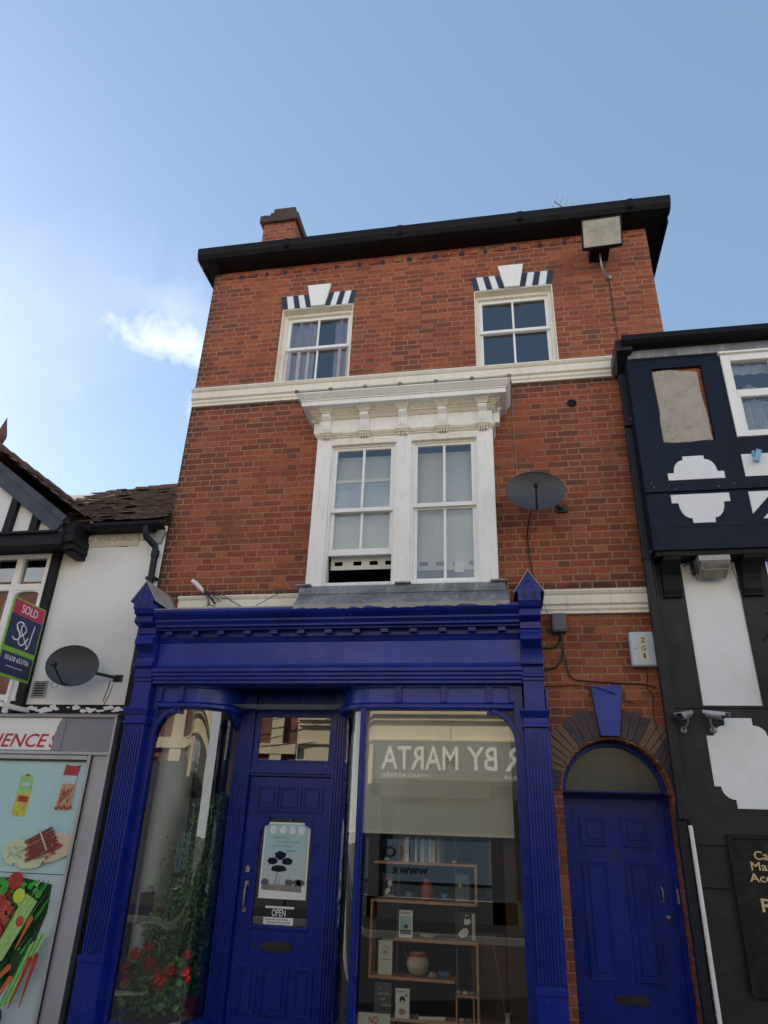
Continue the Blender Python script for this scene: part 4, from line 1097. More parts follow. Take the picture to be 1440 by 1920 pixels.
for (a_, z_) in ((1.47, 4.69), (1.60, 4.70), (2.19, 4.695), (1.45, 4.74), (2.05, 4.67), (1.66, 4.665)): c.lathe((a_, UY, z_), [(.006, 0), (.001, .004)], 6, (0, -1, 0))
c.build('nail_heads', None, RB)
# window
c = MB(.004).use('sash_paint')
c.ring(2.30, 3.30, 5.19, 6.19, .085, UY - .02, UY + .07, .06, .10); c.box(2.385, 3.215, UY + .0, UY + .05, 5.66, 5.745); c.box(2.385, 2.42, UY + .005, UY + .05, 5.25, 5.66)
c.box(2.28, 3.32, UY - .05, UY - .0, 6.17, 6.195); c.box(2.42, 3.215, UY + .005, UY + .05, 5.25, 5.27); c.box(2.75, 2.79, UY + .005, UY + .05, 5.745, 6.09); c.box(2.78, 2.82, UY + .005, UY + .05, 5.27, 5.66)
wf = c.build('casement_window', None, RB)
c = MB().use('window_glass_old')
c.face([(2.385, UY + .03, 5.745), (3.215, UY + .03, 5.745), (3.215, UY + .03, 6.09), (2.385, UY + .03, 6.09)]); c.face([(2.42, UY + .03, 5.27), (3.215, UY + .03, 5.27), (3.215, UY + .03, 5.66), (2.42, UY + .03, 5.66)]); c.build('pane', None, wf)
c = MB().use('net_curtain')
for z0, z1, x0, x1, q in ((5.25, 5.68, 2.42, 2.72, .10), (5.72, 5.86, 2.45, 2.65, .14), (5.98, 6.1, 2.38, 3.2, .0)):
    n = 24; pv = []
    for i in range(n + 1):
        x = x0 + (x1 - x0) * i / n; yy = UY + .09 + .012 * sin(i * 1.9)
        pv.append(((x, yy, z0), (x, yy, z1 - q * abs(i / n - .5))))
    for a, b_ in zip(pv, pv[1:]): c.face([a[0], b_[0], b_[1], a[1]], True)
cu = single(c, 'net_curtain', None, (2.6, UY + .09, 5.25), 'grey white net curtain behind the casement window of the black and white house', 'curtain')
c = MB().use('interior_dark'); room(c, 2.2, 3.4, UY + .08, 1.6, 5.1, 6.25); c.build('interior_wall', None, RB)
# gutter and flashing
c = MB(.004).use('lead'); c.box(1.40, 6.5, UY - .03, .0, 6.20, 6.305); c.build('lead_flashing', None, RB)
c = MB(.003).use('gutter_black')
c.prof([(UY - .16, 6.42), (UY - .17, 6.35), (UY - .13, 6.31), (UY - .06, 6.30), (UY, 6.305), (0, 6.31), (0, 6.40), (UY, 6.41)], 1.34, 6.5)
c.build('gutter', None, RB)
c = MB().use('slate'); c.faces([(1.38, UY - .15, 6.415), (6.5, UY - .15, 6.415), (6.5, 3, 8.0), (1.93, 3, 8.0), (1.93, .02, 6.44), (1.38, .02, 6.50)], [(0, 1, 2, 3, 4, 5)]); c.build('roof', None, RB)
# white shaped panels
def panelw(pts, y, name='white_panel', mat_='panel_white', t=.006): return MB(.002).use(mat_).poly(pts, y - t, y + .004).build(name, None, RB)
def half(cx_, zb, w_, h_, upwards):
    """a half quatrefoil: wide foot, quarter rounds, square crown"""
    r_ = w_ * .30; fh = h_ * .30; ch_ = h_ * .16; cw = w_ * .19
    pts = [(-w_ / 2, 0), (w_ / 2, 0), (w_ / 2, fh), (w_ / 2 - .055, fh), (w_ / 2 - .055, fh + .01)]
    pts += [(w_ / 2 - .06 - (w_ / 2 - .06 - cw) * (1 - cos(R(a))), fh + .01 + (h_ - ch_ - fh - .01) * sin(R(a))) for a in range(0, 91, 15)]
    pts += [(cw, h_ - ch_), (cw, h_), (-cw, h_), (-cw, h_ - ch_)]
    pts += [(-(w_ / 2 - .06 - (w_ / 2 - .06 - cw) * (1 - cos(R(a)))), fh + .01 + (h_ - ch_ - fh - .01) * sin(R(a))) for a in range(90, -1, -15)]
    pts += [(-w_ / 2 + .055, fh), (-w_ / 2, fh)]
    out = [(cx_ + p[0], zb + (p[1] if upwards else -p[1])) for p in pts]
    return out if upwards else out[::-1]
panelw(half(1.865, 4.755, .51, .255, True), UY)
panelw(half(1.87, 4.61, .52, .30, False), UY + .022)
panelw([(2.30, 4.76), (2.85, 4.76), (2.85, 5.0), (2.30, 5.0)], UY)
panelw([(2.30, 4.61), (2.52, 4.61), (2.30, 4.38)][::-1], UY + .022); panelw([(2.38, 4.33), (2.85, 4.33), (2.85, 4.61), (2.66, 4.61)], UY + .022)
# ground and first floor front
LY = -.10
c = MB().use('lower_black')
c.wall(1.385, 6.5, 2.69, 4.05, LY, [(1.655, 2.135, 2.69, 4.04), (2.40, 3.0, 3.35, 4.04)], .03)
c.wall(1.385, 6.5, .0, 2.69, LY, [], .03)
c.face([(1.385, LY, 0), (1.385, LY, 4.05), (1.385, 1, 4.05), (1.385, 1, 0)])
c.build('wall', None, RB)
c = MB().use('panel_white'); c.face([(1.655, LY + .012, 2.69), (2.135, LY + .012, 2.69), (2.135, LY + .012, 4.04), (1.655, LY + .012, 4.04)]); c.build('white_panel', None, RB)['label'] = 'tall white rendered panel under the jetty with rust stains near the lamp'
c = MB().use('panel_white'); c.face([(2.41, LY + .012, 3.35), (3.0, LY + .012, 3.35), (3.0, LY + .012, 4.04), (2.41, LY + .012, 4.04)]); c.build('white_panel', None, RB)
a0 = [(1.64, 2.44), (1.70, 2.44)] + [(1.70 + .10 * (1 - cos(R(a))), 2.44 + .085 * sin(R(a))) for a in range(15, 91, 15)] + [(1.80, 2.585), (2.02, 2.585), (2.02, 2.525)] + [(2.02 + .10 * sin(R(a)), 2.44 + .085 * cos(R(a))) for a in range(15, 91, 15)] + [(2.19, 2.44), (2.19, 2.04), (2.13, 2.04)]
a0 += [(2.13 - .10 * (1 - cos(R(a))), 2.04 - .10 * sin(R(a))) for a in range(15, 91, 15)] + [(2.03, 1.875), (1.79, 1.875), (1.79, 1.94)] + [(1.79 - .10 * sin(R(a)), 2.04 - .10 * cos(R(a))) for a in range(15, 91, 15)] + [(1.64, 2.04)]
panelw(a0[::-1], LY)
c = MB(.004).use('lower_black'); c.box(1.40, 6.5, LY - .012, LY, 2.665, 2.687); c.box(1.40, 6.5, LY - .014, LY, 1.60, 1.80); c.box(1.40, 1.62, LY - .02, LY, 1.30, 1.32)
c.build('moulding', None, RB)
for x0 in (1.465, 2.16, 3.0):
    c = MB(.005).use('timber_black')
    c.prof([(LY, 3.68), (-.13, 3.68), (-.15, 3.72), (-.16, 3.80), (-.18, 3.86), (-.24, 3.93), (-.29, 3.97), (-.30, 4.0), (-.30, 4.05), (LY, 4.05)], x0, x0 + .155)
    c.box(x0 - .008, x0 + .163, -.31, LY, 4.0, 4.045); c.box(x0 - .006, x0 + .161, -.14, LY, 3.66, 3.68)
    c.build('jetty_console', None, RB)
# menu of services sign
SGX = .075
sg = thing('notice_board', 'black framed sign with gold lettering on the black ground floor wall at the right edge', 'sign', (1.7, LY, .7))
c = MB(.004).use('timber_black'); c.ring(1.66, 3.2, .60, 1.69, .035, LY - .035, LY); c.build('frame', None, sg)
c = MB().use('sign_black'); c.box(1.695, 3.165, LY - .018, LY, .635, 1.655); c.build('board', None, sg)
c = MB().use('sign_gold'); y_ = LY - .0185
for t_, x, z, w_, h_ in (('Cash', 1.842, 1.51, .185, .062), ('Marc', 1.808, 1.435, .20, .06), ('Accred', 1.783, 1.355, .30, .06), ('RE', 1.835, 1.155, .17, .09), ('A', 1.882, 1.04, .075, .08), ('H', 1.815, .73, .085, .09)):
    text_into(c, t_, x, z, w_, h_, at=y_, off=.012)
c.build('lettering', None, sg)
# white conduit, square black pipes
c = MB().use('plastic_white'); c.tube([(1.393, -.155, 1.74), (1.396, -.155, 1.70), (1.402, -.155, .5), (1.405, -.155, 0)], .017, 10)
single(c, 'conduit_pipe', None, (1.4, -.155, 0), 'thin white conduit running down beside the black downpipe at right', 'pipe')
c = MB(.006).use('pipe_black')
c.box(1.325, 1.40, -.19, -.115, 5.52, 6.16); c.box(1.318, 1.408, -.197, -.108, 5.50, 5.56)
c.box(1.315, 1.385, -.19, -.12, 1.82, 5.46); c.box(1.308, 1.392, -.197, -.113, 4.02, 4.08); c.box(1.305, 1.39, -.20, -.11, 1.78, 1.90)
c.box(1.325, 1.395, -.16, -.10, 5.40, 5.53)
c.box(1.30, 1.37, -.15, -.08, .0, 1.79)
dp = single(c, 'downpipe', None, (1.35, -.15, 0), 'square black downpipe down the joint between the brick building and the black and white house', 'downpipe')
c = MB(.006).use('pipe_black'); c.frust((1.31, 1.40, -.20, -.10), 6.16, (1.285, 1.43, -.42, -.03), 6.26); c.box(1.28, 1.44, -.46, -.02, 6.26, 6.40); c.build('hopper', None, dp)
c = MB().use('lead_light')
for z in (5.58, 4.09): c.lathe((1.39, -.198, z), [(.012, 0), (.001, .008)], 8, (0, -1, 0))
for k in range(13): c.lathe((1.39, -.12, 1.66 - k * .098), [(.009, 0), (.001, .007)], 6, (0, -1, 0))
c.build('fixing', None, dp)
c = MB().use('plastic_black')
c.tube([(1.405, -.17, 5.5), (1.42, -.16, 5.2), (1.412, -.16, 4.9), (1.42, -.15, 4.6), (1.40, -.15, 4.3), (1.405, -.15, 3.9), (1.40, -.14, 3.4), (1.40, -.14, 2.6)], .007, 6)
single(c, 'cable', None, (1.41, -.15, 4), 'thin black cable sagging behind the square black downpipe', 'cable')

# ============================================================ across the street (seen in the glass)
OB = thing('cream_shop_building', 'sunlit cream shop building across the street, seen only as a reflection in the display windows', 'building', (0, -10, 0))
OY = -10.0
c = MB().use('opp_cream')
hol = [(-4.6, -3.2, .4, 2.35), (-2.9, -.5, .4, 2.35), (.0, 3.2, .4, 2.35), (-2.2, -1.2, 4.9, 6.4), (.8, 1.8, 4.9, 6.4), (3.6, 4.6, 4.9, 6.4)]
tmp = MB().use('opp_cream'); tmp.wall(-5.22, 9, 0, 7.3, 0, hol, .12)
tmp.v = [Vector((p.x, OY - p.y, p.z)) for p in tmp.v]
tmp.build('wall', None, OB)
c = MB(.01).use('opp_cream'); c.box(-5.22, 9, OY, OY + .10, 3.98, 4.10); c.box(-5.22, 9, OY, OY + .18, 4.10, 4.16); c.box(-5.22, 9, OY, OY + .06, 3.54, 3.60); c.box(-5.22, 9, OY, OY + .2, 7.2, 7.35)
c.box(-3.24, -3.1, OY, OY + .05, 2.6, 3.54)
c.build('cornice', None, OB)
c = MB().use('opp_dark')
for (a, b_) in ((-5.22, -4.6), (-3.2, -2.9), (-.5, 0), (3.2, 9)): c.box(a, b_, OY, OY + .03, 0, 2.62)
c.box(-4.6, 3.2, OY, OY + .03, 2.35, 2.62); c.box(-4.6, 3.2, OY, OY + .03, 0, .4); c.build('shopfront', None, OB)
c = MB().use('opp_window'); c.face([(-5.2, OY - .11, .3), (8, OY - .11, .3), (8, OY - .11, 6.6), (-5.2, OY - .11, 6.6)][::-1]); c.build('window_backing', None, OB)
c = MB().use('opp_frost'); c.face([(-4.6, OY - .05, .7), (3.2, OY - .05, .7), (3.2, OY - .05, 1.5), (-4.6, OY - .05, 1.5)][::-1]); c.build('frosted_glass', None, OB)
c = MB().use('timber_black'); c.box(-1.335, -1.325, OY - .0, OY + .004, 3.60, 3.98); c.build('joint', None, OB)
c = MB(.005).use('opp_fascia'); c.box(-3.09, 8, OY, OY + .08, 2.70, 3.535); sgn = single(c, 'shop_sign', None, (0, OY + .08, 2.7), 'long grey shop fascia with white capitals across the street, reflected in the right display window', 'shop sign')
c = MB().use('opp_letter'); 
text_into(c, 'MARTA', -1.16, 2.92, 1.74, .50, '+y', OY + .082, off=.012); text_into(c, 'BY', -.30, 2.92, .66, .50, '+y', OY + .082, off=.012); text_into(c, 'HAIR', 1.48, 2.92, 1.62, .50, '+y', OY + .082, off=.012)
text_into(c, '01630 653556', -1.82, 2.755, 1.06, .085, '+y', OY + .082, off=.005); text_into(c, 'martahair.co.uk', .92, 2.755, 1.1, .10, '+y', OY + .082, off=.005)
c.build('lettering', None, sgn)
c = MB().use('ink'); text_into(c, 'H CONS', -2.25, 1.16, 1.15, .20, '+y', OY - .04, off=.01); c.build('lettering', None, OB); c = MB().use('ink'); text_into(c, 'WWW.R   CONS', -1.86, .84, 1.45, .13, '+y', OY - .04, off=.01); c.build('lettering', None, OB)
O2 = thing('brick_shop_building', 'brick building across the street, seen only as a reflection in the left display window', 'building', (-10, -10, 0))
tmp = MB().use('opp_brick'); tmp.wall(-16, -5.24, 0, 7.8, 0, [(-7.6, -6.0, .4, 3.1), (-10, -8.4, .4, 3.1), (-7.2, -6.2, 4.5, 6.2), (-9.8, -8.8, 4.5, 6.2)], .12)
tmp.v = [Vector((p.x, OY - p.y, p.z)) for p in tmp.v]; tmp.build('wall', None, O2)
c = MB().use('opp_window'); c.face([(-16, OY - .11, .3), (-5.3, OY - .11, .3), (-5.3, OY - .11, 6.6), (-16, OY - .11, 6.6)][::-1]); c.build('window_backing', None, O2)
c = MB().use('opp_cream'); c.box(-16, -5.24, OY, OY + .1, 3.3, 3.55); c.box(-5.9, -5.6, OY, OY + .08, 3.0, 7.8); c.box(-8.1, -7.8, OY, OY + .08, 3.0, 7.8); c.build('stone_trim', None, O2)
c = MB().use('opp_dark'); c.box(-16, -5.24, OY, OY + .06, 0, 3.0); c.build('shopfront', None, O2)
# overhead wires between the two sides
c = MB().use('plastic_black')
for (a, b_) in (((-7.6, -9.85, 3.9), (-3.6, -9.7, 4.9)), ((-7.5, -9.85, 3.6), (-4.2, -9.7, 4.2))):
    p = []
    for k in range(13):
        t = k / 12; p.append((a[0] + (b_[0] - a[0]) * t, a[1] + (b_[1] - a[1]) * t, a[2] + (b_[2] - a[2]) * t - .25 * 4 * t * (1 - t)))
    c.tube(p, .012, 5)
single(c, 'cable', None, (-4, -9.9, 3.5), 'black wires strung along the building across the street, seen only in reflection', 'cable')
# ============================================================ wall-mounted things
def dish(loc, w_, h_, yaw, pitch_, label, mount, arm_dir):
    """oval satellite dish: bowl, arm with receiver, wall bracket"""
    t = thing('satellite_dish', label, 'satellite dish', loc, 'satellite dishes')
    q = Matrix.Rotation(R(yaw), 3, 'Z') @ Matrix.Rotation(R(pitch_), 3, 'X')      # dish faces local -y
    L = Vector(loc); n = 28; rings = 7
    def P(x, y, z): return L + q @ Vector((x, y, z))
    c = MB().use('dish_grey'); v = []; f = []
    for j in range(rings + 1):
        r_ = j / rings
        for k in range(n):
            a = 2 * pi * k / n; v.append(P(r_ * w_ / 2 * cos(a), -.075 * r_ * r_, r_ * h_ / 2 * sin(a)))
    for j in range(rings):
        for k in range(n):
            k2 = (k + 1) % n; f.append((j * n + k, (j + 1) * n + k, (j + 1) * n + k2, j * n + k2))
    c.faces(v, f, True)
    c.faces([p + q @ Vector((0, .008, 0)) for p in v], [tuple(reversed(g_)) for g_ in f], True)
    rim = [P(w_ / 2 * cos(2 * pi * k / n), -.075, h_ / 2 * sin(2 * pi * k / n)) for k in range(n + 1)]
    c.tube(rim, .006, 6, False); c.build('reflector', None, t)
    c = MB().use('plastic_black')
    c.tube([P(0, -.0, -h_ * .42), P(arm_dir * .3, -.12, -h_ * .50), P(arm_dir, -.30, -h_ * .18)], .010, 8)
    e = P(arm_dir, -.30, -h_ * .16); d_ = (P(0, 0, 0) - e).normalized()
    c.lathe(e, [(.001, -.03), (.022, -.03), (.024, .03), (.018, .035), (.001, .036)], 14, tuple(d_)); c.obox(e, (.03, .05, .04), q); c.build('receiver_arm', None, t)
    c = MB(.002).use('plastic_black')
    m = Vector(mount); b_ = P(0, .03, 0)
    c.tube([b_, (b_ + m) / 2 + Vector((0, -.02, 0)), m], .017, 8); c.box(m.x - .05, m.x + .05, -.03, -.001, m.z - .035, m.z + .035)
    c.obox(b_, (.09, .05, .09), q); c.use('metal_grey')
    for dx in (-.035, .035): c.lathe((m.x + dx, -.03, m.z), [(.008, 0), (.001, .006)], 6, (0, -1, 0))
    c.build('wall_bracket', None, t)
    return t
dish((.35, -.30, 4.70), .57, .44, 3, -4, 'grey satellite dish on the red brick wall right of the white bay window', (.63, -.02, 4.66), -.02)
dish((-4.28, -.30, 3.00), .49, .41, 22, -6, 'grey satellite dish on the white rendered wall beside the for sale board', (-3.94, -.05, 2.95), -.12)

def wire(pts, r, label, mat_='plastic_black', loc=None, group=None, seg=5):
    return single(MB().use(mat_).tube(pts, r, seg), 'cable', None, loc or pts[0], label, 'cable', group)
wire([(.33, -.28, 4.62), (.29, -.24, 4.50), (.27, -.10, 4.44), (.262, -.014, 4.40), (.265, -.012, 4.2), (.285, -.012, 4.05), (.29, -.012, 3.9)], .008, 'black cable hanging from the dish on the brick wall down to the small white box')
wire([(.185, -.008, 6.1), (.19, -.008, 5.6), (.195, -.008, 5.0), (.20, -.008, 4.75)], .003, 'hair thin grey wire running down the brick from the bay cornice to the dish', 'metal_grey')
wire([(-4.02, -.03, 2.93), (-4.03, -.025, 2.85), (-4.06, -.025, 2.72)], .004, 'thin black cable dropping from the dish on the white wall')
wire([(-4.46, -.30, 2.88), (-4.49, -.30, 2.84), (-4.47, -.28, 2.80), (-4.43, -.28, 2.82), (-4.43, -.26, 2.87)], .003, 'small loop of wire under the left dish')

# floodlight under the eaves
fl = thing('floodlight', 'big rusty rectangular floodlight under the eaves at the top right of the brick', 'floodlight', (1.30, -.35, 7.85))
q = Matrix.Rotation(R(-2), 3, 'Z') @ Matrix.Rotation(R(24), 3, 'X'); Lc = Vector((1.31, -.38, 8.03))
def F(x, y, z): return Lc + q @ Vector((x, y, z))
c = MB(.006).use('lamp_rust')
hw, hh, dp_ = .225, .175, .10
fr_ = [(-hw, -hh), (hw, -hh), (hw, hh), (-hw, hh)]; bk_ = [(-hw * .72, -hh * .72), (hw * .72, -hh * .72), (hw * .72, hh * .72), (-hw * .72, hh * .72)]
v = [F(x, -.04, z) for x, z in fr_] + [F(x, .01, z) for x, z in fr_] + [F(x, .17, z) for x, z in bk_]
c.use('gutter_black'); c.faces(v, [(0, 1, 5, 4), (1, 2, 6, 5), (2, 3, 7, 6), (3, 0, 4, 7), (4, 5, 9, 8), (5, 6, 10, 9), (6, 7, 11, 10), (7, 4, 8, 11), (8, 9, 10, 11)])
for a, b_, w_, h_ in ((0, -hh + .008, 2 * hw, .016), (0, hh - .008, 2 * hw, .016), (-hw + .008, 0, .016, 2 * hh - .032), (hw - .008, 0, .016, 2 * hh - .032)): c.obox(F(a, -.045, b_), (w_, .012, h_), q)
c.build('housing', None, fl)
paint('lamp_lens', (.36, .34, .28), .35, .25, 5, (.12, .10, .07), .6, .4, 25)
c = MB().use('lamp_lens'); c.faces([F(x * .93, -.042, z * .93) for x, z in fr_], [(0, 1, 2, 3)]); c.build('lens', None, fl)
c = MB(.003).use('gutter_black'); c.box(1.20, 1.42, -.24, -.01, 7.96, 8.10); c.build('bracket', None, fl)
wire([(1.30, -.20, 7.90), (1.30, -.19, 7.74), (1.33, -.12, 7.64), (1.39, -.05, 7.65), (1.40, -.012, 7.70)], .011, 'pale flex looping from the eaves floodlight to its junction', 'metal_grey')
wire([(1.40, -.008, 7.68), (1.405, -.008, 7.4), (1.40, -.008, 7.1), (1.41, -.008, 6.8), (1.40, -.008, 6.6)], .006, 'thin black cable running straight down the brick below the eaves floodlight')
c = MB(.002).use('metal_grey').lathe((1.40, -.004, 7.69), [(.035, 0), (.035, .03), (.001, .034)], 14, (0, -1, 0)); single(c, 'junction_box', None, (1.40, 0, 7.69), 'small round grey conduit box on the brick just below the eaves floodlight', 'junction box')

# bulkhead lamp on the white panel
bl = thing('wall_lamp', 'weathered grey lamp with wire guard over the tall white panel at right', 'lamp', (1.88, LY, 3.9))
c = MB(.005).use('metal_grey')
c.prof([(-.34, 3.985), (-.12, 4.015), (-.12, 3.87), (-.16, 3.84), (-.34, 3.93)], 1.76, 2.03); c.build('housing', None, bl)
c = MB(.004).use('lamp_lens'); c.prof([(-.345, 3.925), (-.17, 3.838), (-.17, 3.815), (-.33, 3.885)], 1.775, 2.015); c.ring(1.775, 2.015, 3.84, 3.92, .006, -.35, -.34); c.build('lens', None, bl)
c = MB().use('metal_grey')
for x in (1.80, 1.895, 1.99): c.tube([(x, -.352, 3.93), (x, -.335, 3.87), (x, -.17, 3.80)], .004, 5)
c.tube([(1.77, -.352, 3.90), (2.02, -.352, 3.90)], .004, 5); c.build('wire_guard', None, bl)
c = MB(.003).use('plastic_black'); c.box(1.74, 1.765, -.25, -.13, 3.86, 3.98)
for k in range(5): c.box(1.725, 1.74, -.24, -.14, 3.87 + k * .02, 3.88 + k * .02)
c.box(1.80, 1.98, -.13, LY + .011, 3.88, 3.96); c.build('gear_box', None, bl)
wire([(1.76, -.16, 3.96), (1.72, -.12, 4.0), (1.69, -.10, 3.97), (1.67, -.095, 4.01)], .007, 'loose wires curling at the left of the grey floodlight', 'metal_grey')
wire([(2.03, -.3, 3.92), (2.09, -.2, 3.80), (2.13, -.10, 3.72)], .003, 'thin stay wire at the right of the grey floodlight')

# CCTV cameras
for (x, z, yaw, lab) in ((1.46, 2.56, -38, 'left one of two small silver security cameras, beside the black downpipe'), (1.70, 2.565, 40, 'right one of two small silver security cameras, overlapping the white shaped panel')):
    t = thing('security_camera', lab, 'security camera', (x, LY, z), 'silver security cameras')
    q = Matrix.Rotation(R(yaw), 3, 'Z') @ Matrix.Rotation(R(12), 3, 'X'); L = Vector((x, -.24, z + .02))
    dv = q @ Vector((0, -1, 0))
    c = MB().use('metal_grey'); c.lathe(L - dv * .08, [(.001, 0), (.026, 0), (.028, .01), (.028, .15), (.024, .155)], 14, tuple(dv)); c.build('camera_body', None, t)
    c = MB().use('ink'); c.lathe(L + dv * .072, [(.024, 0), (.014, -.004), (.001, -.004)], 14, tuple(dv)); c.build('lens', None, t)
    c = MB(.003).use('alu'); c.obox(L + dv * .01 + Vector((0, 0, .033)), (.066, .21, .006), q); c.obox(L + dv * .01 + q @ Vector((.033, 0, .02)), (.004, .21, .03), q); c.obox(L + dv * .01 + q @ Vector((-.033, 0, .02)), (.004, .21, .03), q); c.build('sun_shield', None, t)
    c = MB().use('metal_grey'); c.tube([L - dv * .05, L - dv * .05 + Vector((0, .02, -.06)), (x, LY - .02, z - .08)], .010, 8); c.lathe((x, LY, z - .08), [(.03, 0), (.03, .015), (.015, .02), (.001, .02)], 12, (0, -1, 0)); c.build('mount', None, t)

# alarm box
al = thing('alarm_box', 'pale blue grey alarm box with a white strip reading ZG1, on the brick at right', 'alarm box', (1.235, 0, 3.2))
c = MB(.02).use('alarm_box'); c.box(1.115, 1.35, -.085, -.001, 3.035, 3.355); c.build('cover', None, al)
c = MB().use('paper_cream'); c.box(1.195, 1.265, -.0875, -.085, 3.085, 3.315); c.build('label_strip', None, al)
c = MB().use('ink'); text_into(c, 'Z', 1.213, 3.25, .036, .045, at=-.088, off=.01); text_into(c, 'G', 1.213, 3.175, .036, .045, at=-.088); text_into(c, '1', 1.222, 3.105, .016, .045, at=-.088)
c.lathe((1.16, -.086, 3.195), [(.006, 0), (.006, .003), (.001, .003)], 8, (0, -1, 0)); c.build('lettering', None, al)
# black junction box + cables
c = MB(.01).use('plastic_grey'); c.box(.435, .565, -.11, -.001, 3.36, 3.535); c.box(.445, .555, -.118, -.11, 3.37, 3.525)
single(c, 'junction_box', None, (.5, 0, 3.45), 'dark grey rounded junction box just under the right string course', 'junction box')
c = MB(.004).use('plastic_white'); c.box(.235, .31, -.05, -.001, 3.85, 3.91); single(c, 'junction_box', None, (.27, 0, 3.88), 'tiny white plastic box above the string course beside the blue gablet', 'junction box')
wire([(.50, -.06, 3.36), (.50, -.03, 3.30), (.47, -.02, 3.24), (.40, -.015, 3.22), (.34, -.015, 3.23)], .009, 'black cable looping left from the dark junction box to the blue console')
wire([(.515, -.06, 3.36), (.52, -.03, 3.22), (.50, -.02, 3.10), (.44, -.015, 3.04), (.34, -.015, 3.02)], .009, 'thicker black cable curling down and left below the dark junction box')
wire([(.505, -.05, 3.36), (.54, -.02, 3.10), (.56, -.015, 2.97), (.62, -.012, 2.925), (.80, -.012, 2.91), (1.0, -.012, 2.90), (1.2, -.012, 2.89), (1.30, -.012, 2.86)], .0065, 'black cable strung along the brick above the arched side door')
wire([(1.24, -.02, 3.03), (1.245, -.012, 2.95), (1.225, -.012, 2.86), (1.27, -.012, 2.80), (1.25, -.012, 2.6), (1.28, -.012, 2.45), (1.31, -.012, 2.35)], .005, 'thin black wire wandering down from the alarm box past the stone arch')
wire([(.33, -.012, 2.87), (.60, -.010, 2.88), (.80, -.06, 2.85), (.93, -.06, 2.80), (1.0, -.02, 2.76), (1.10, -.02, 2.72)], .004, 'hair thin dark wire crossing the blue keystone')
wire([(.23, -.535, 3.60), (.36, -.15, 3.62), (.42, -.10, 3.50)], .003, 'thin wire from the right blue gablet to the brick')
# tangled cable and old lamp holder on the left string course
t = thing('cable_tangle', 'tangle of black wires with a dangling white lamp holder on the left string course', 'cable', (-3.05, -.12, 3.75))
c = MB().use('plastic_white'); c.tube([(-3.21, -.2, 3.93), (-3.17, -.2, 3.905), (-3.10, -.19, 3.84), (-3.06, -.18, 3.80)], [.018, .024, .022, .012], 10); c.build('lamp_holder', None, t)
c = MB().use('plastic_black'); rg = random.Random(21)
for k in range(5):
    p = [(-3.09, -.19, 3.83)]; x, z = -3.04, 3.78
    for j in range(7): x += rg.uniform(-.03, .06); z += rg.uniform(-.045, .03); p.append((x, -.17 + rg.uniform(-.04, .02), max(3.66, z)))
    c.tube(p, .0045, 5)
c.tube([(-3.12, -.2, 3.86), (-3.05, -.18, 3.80), (-2.98, -.17, 3.74), (-2.93, -.17, 3.68)], .012, 6)
c.tube([(-2.90, -.15, 3.80), (-2.82, -.15, 3.75), (-2.74, -.14, 3.70), (-2.66, -.13, 3.66)], .005, 5); c.tube([(-2.50, -.14, 3.66), (-2.35, -.13, 3.75), (-2.2, -.12, 3.83)], .004, 5)
c.build('wires', None, t)

# TV aerial
t = thing('tv_aerial', 'thin television aerial with five cross rods poking above the roof gutter', 'aerial', (1.1, .5, 9.2))
c = MB().use('metal_grey'); c.tube([(1.22, .8, 8.9), (1.22, .8, 9.72)], .012, 6); c.build('mast', None, t)
c = MB().use('metal_grey'); c.tube([(.93, .5, 9.66), (1.28, .8, 9.62)], .010, 6)
for k in range(5):
    p = Vector((.93, .5, 9.66)).lerp(Vector((1.28, .8, 9.62)), k / 5 + .02); h_ = .08 + .012 * k
    c.tube([p + Vector((.05, -.06, h_)), p - Vector((.05, -.06, h_))], .0055, 5)
c.build('rods', None, t)

# hanging basket and blue thing at the right edge
t = thing('hanging_basket', 'leafy green hanging basket on an iron bracket at the right edge of the photo', 'hanging basket', (2.42, -.3, 3.0))
c = MB().use('plastic_black'); c.tube([(2.32, LY, 3.5), (2.40, -.20, 3.52), (2.55, -.45, 3.52)], .010, 6); c.tube([(2.24, LY, 3.25), (2.34, -.2, 3.38), (2.50, -.42, 3.52)], .010, 6); c.tube([(2.52, -.42, 3.52), (2.52, -.42, 3.15)], .004, 5); c.build('bracket', None, t)
def leaves(mb, n, fn, size, mats, seed):
    rg = random.Random(seed)
    for k in range(n):
        p = Vector(fn(rg)); s_ = size * rg.uniform(.6, 1.3); mb.use(rg.choice(mats))
        a = Vector((rg.gauss(0, 1), rg.gauss(0, 1), rg.gauss(0, .7))).normalized(); b_ = a.orthogonal().normalized(); b_ = Matrix.Rotation(rg.uniform(0, 6.28), 3, a) @ b_; d_ = a.cross(b_)
        mb.face([p - b_ * s_ * .9, p + d_ * s_ * .55 - b_ * s_ * .2 + a * s_ * .15, p + b_ * s_, p - d_ * s_ * .55 - b_ * s_ * .2 + a * s_ * .15])
c = MB(); leaves(c, 500, lambda rg: (2.52 + rg.gauss(0, .075), -.42 + rg.gauss(0, .075), 2.98 + rg.gauss(0, .09)), .022, ['leaf', 'leaf', 'veg_green'], 3); c.build('foliage', None, t)
c = MB().use('wood_dark'); c.lathe((2.52, -.42, 2.82), [(.001, 0), (.08, .01), (.12, .06), (.14, .14)], 16); c.build('basket', None, t)
c = MB(.003).use('bk_blue'); c.obox((2.425, UY - .05, 4.95), (.05, .03, .13), (0, .35, 0)); c.obox((2.40, UY - .03, 4.99), (.02, .03, .05), (0, 0, 0)); single(c, 'sign_edge', None, (2.42, UY, 4.95), 'bright blue plastic corner on the black and white house at the right edge', 'fitting')

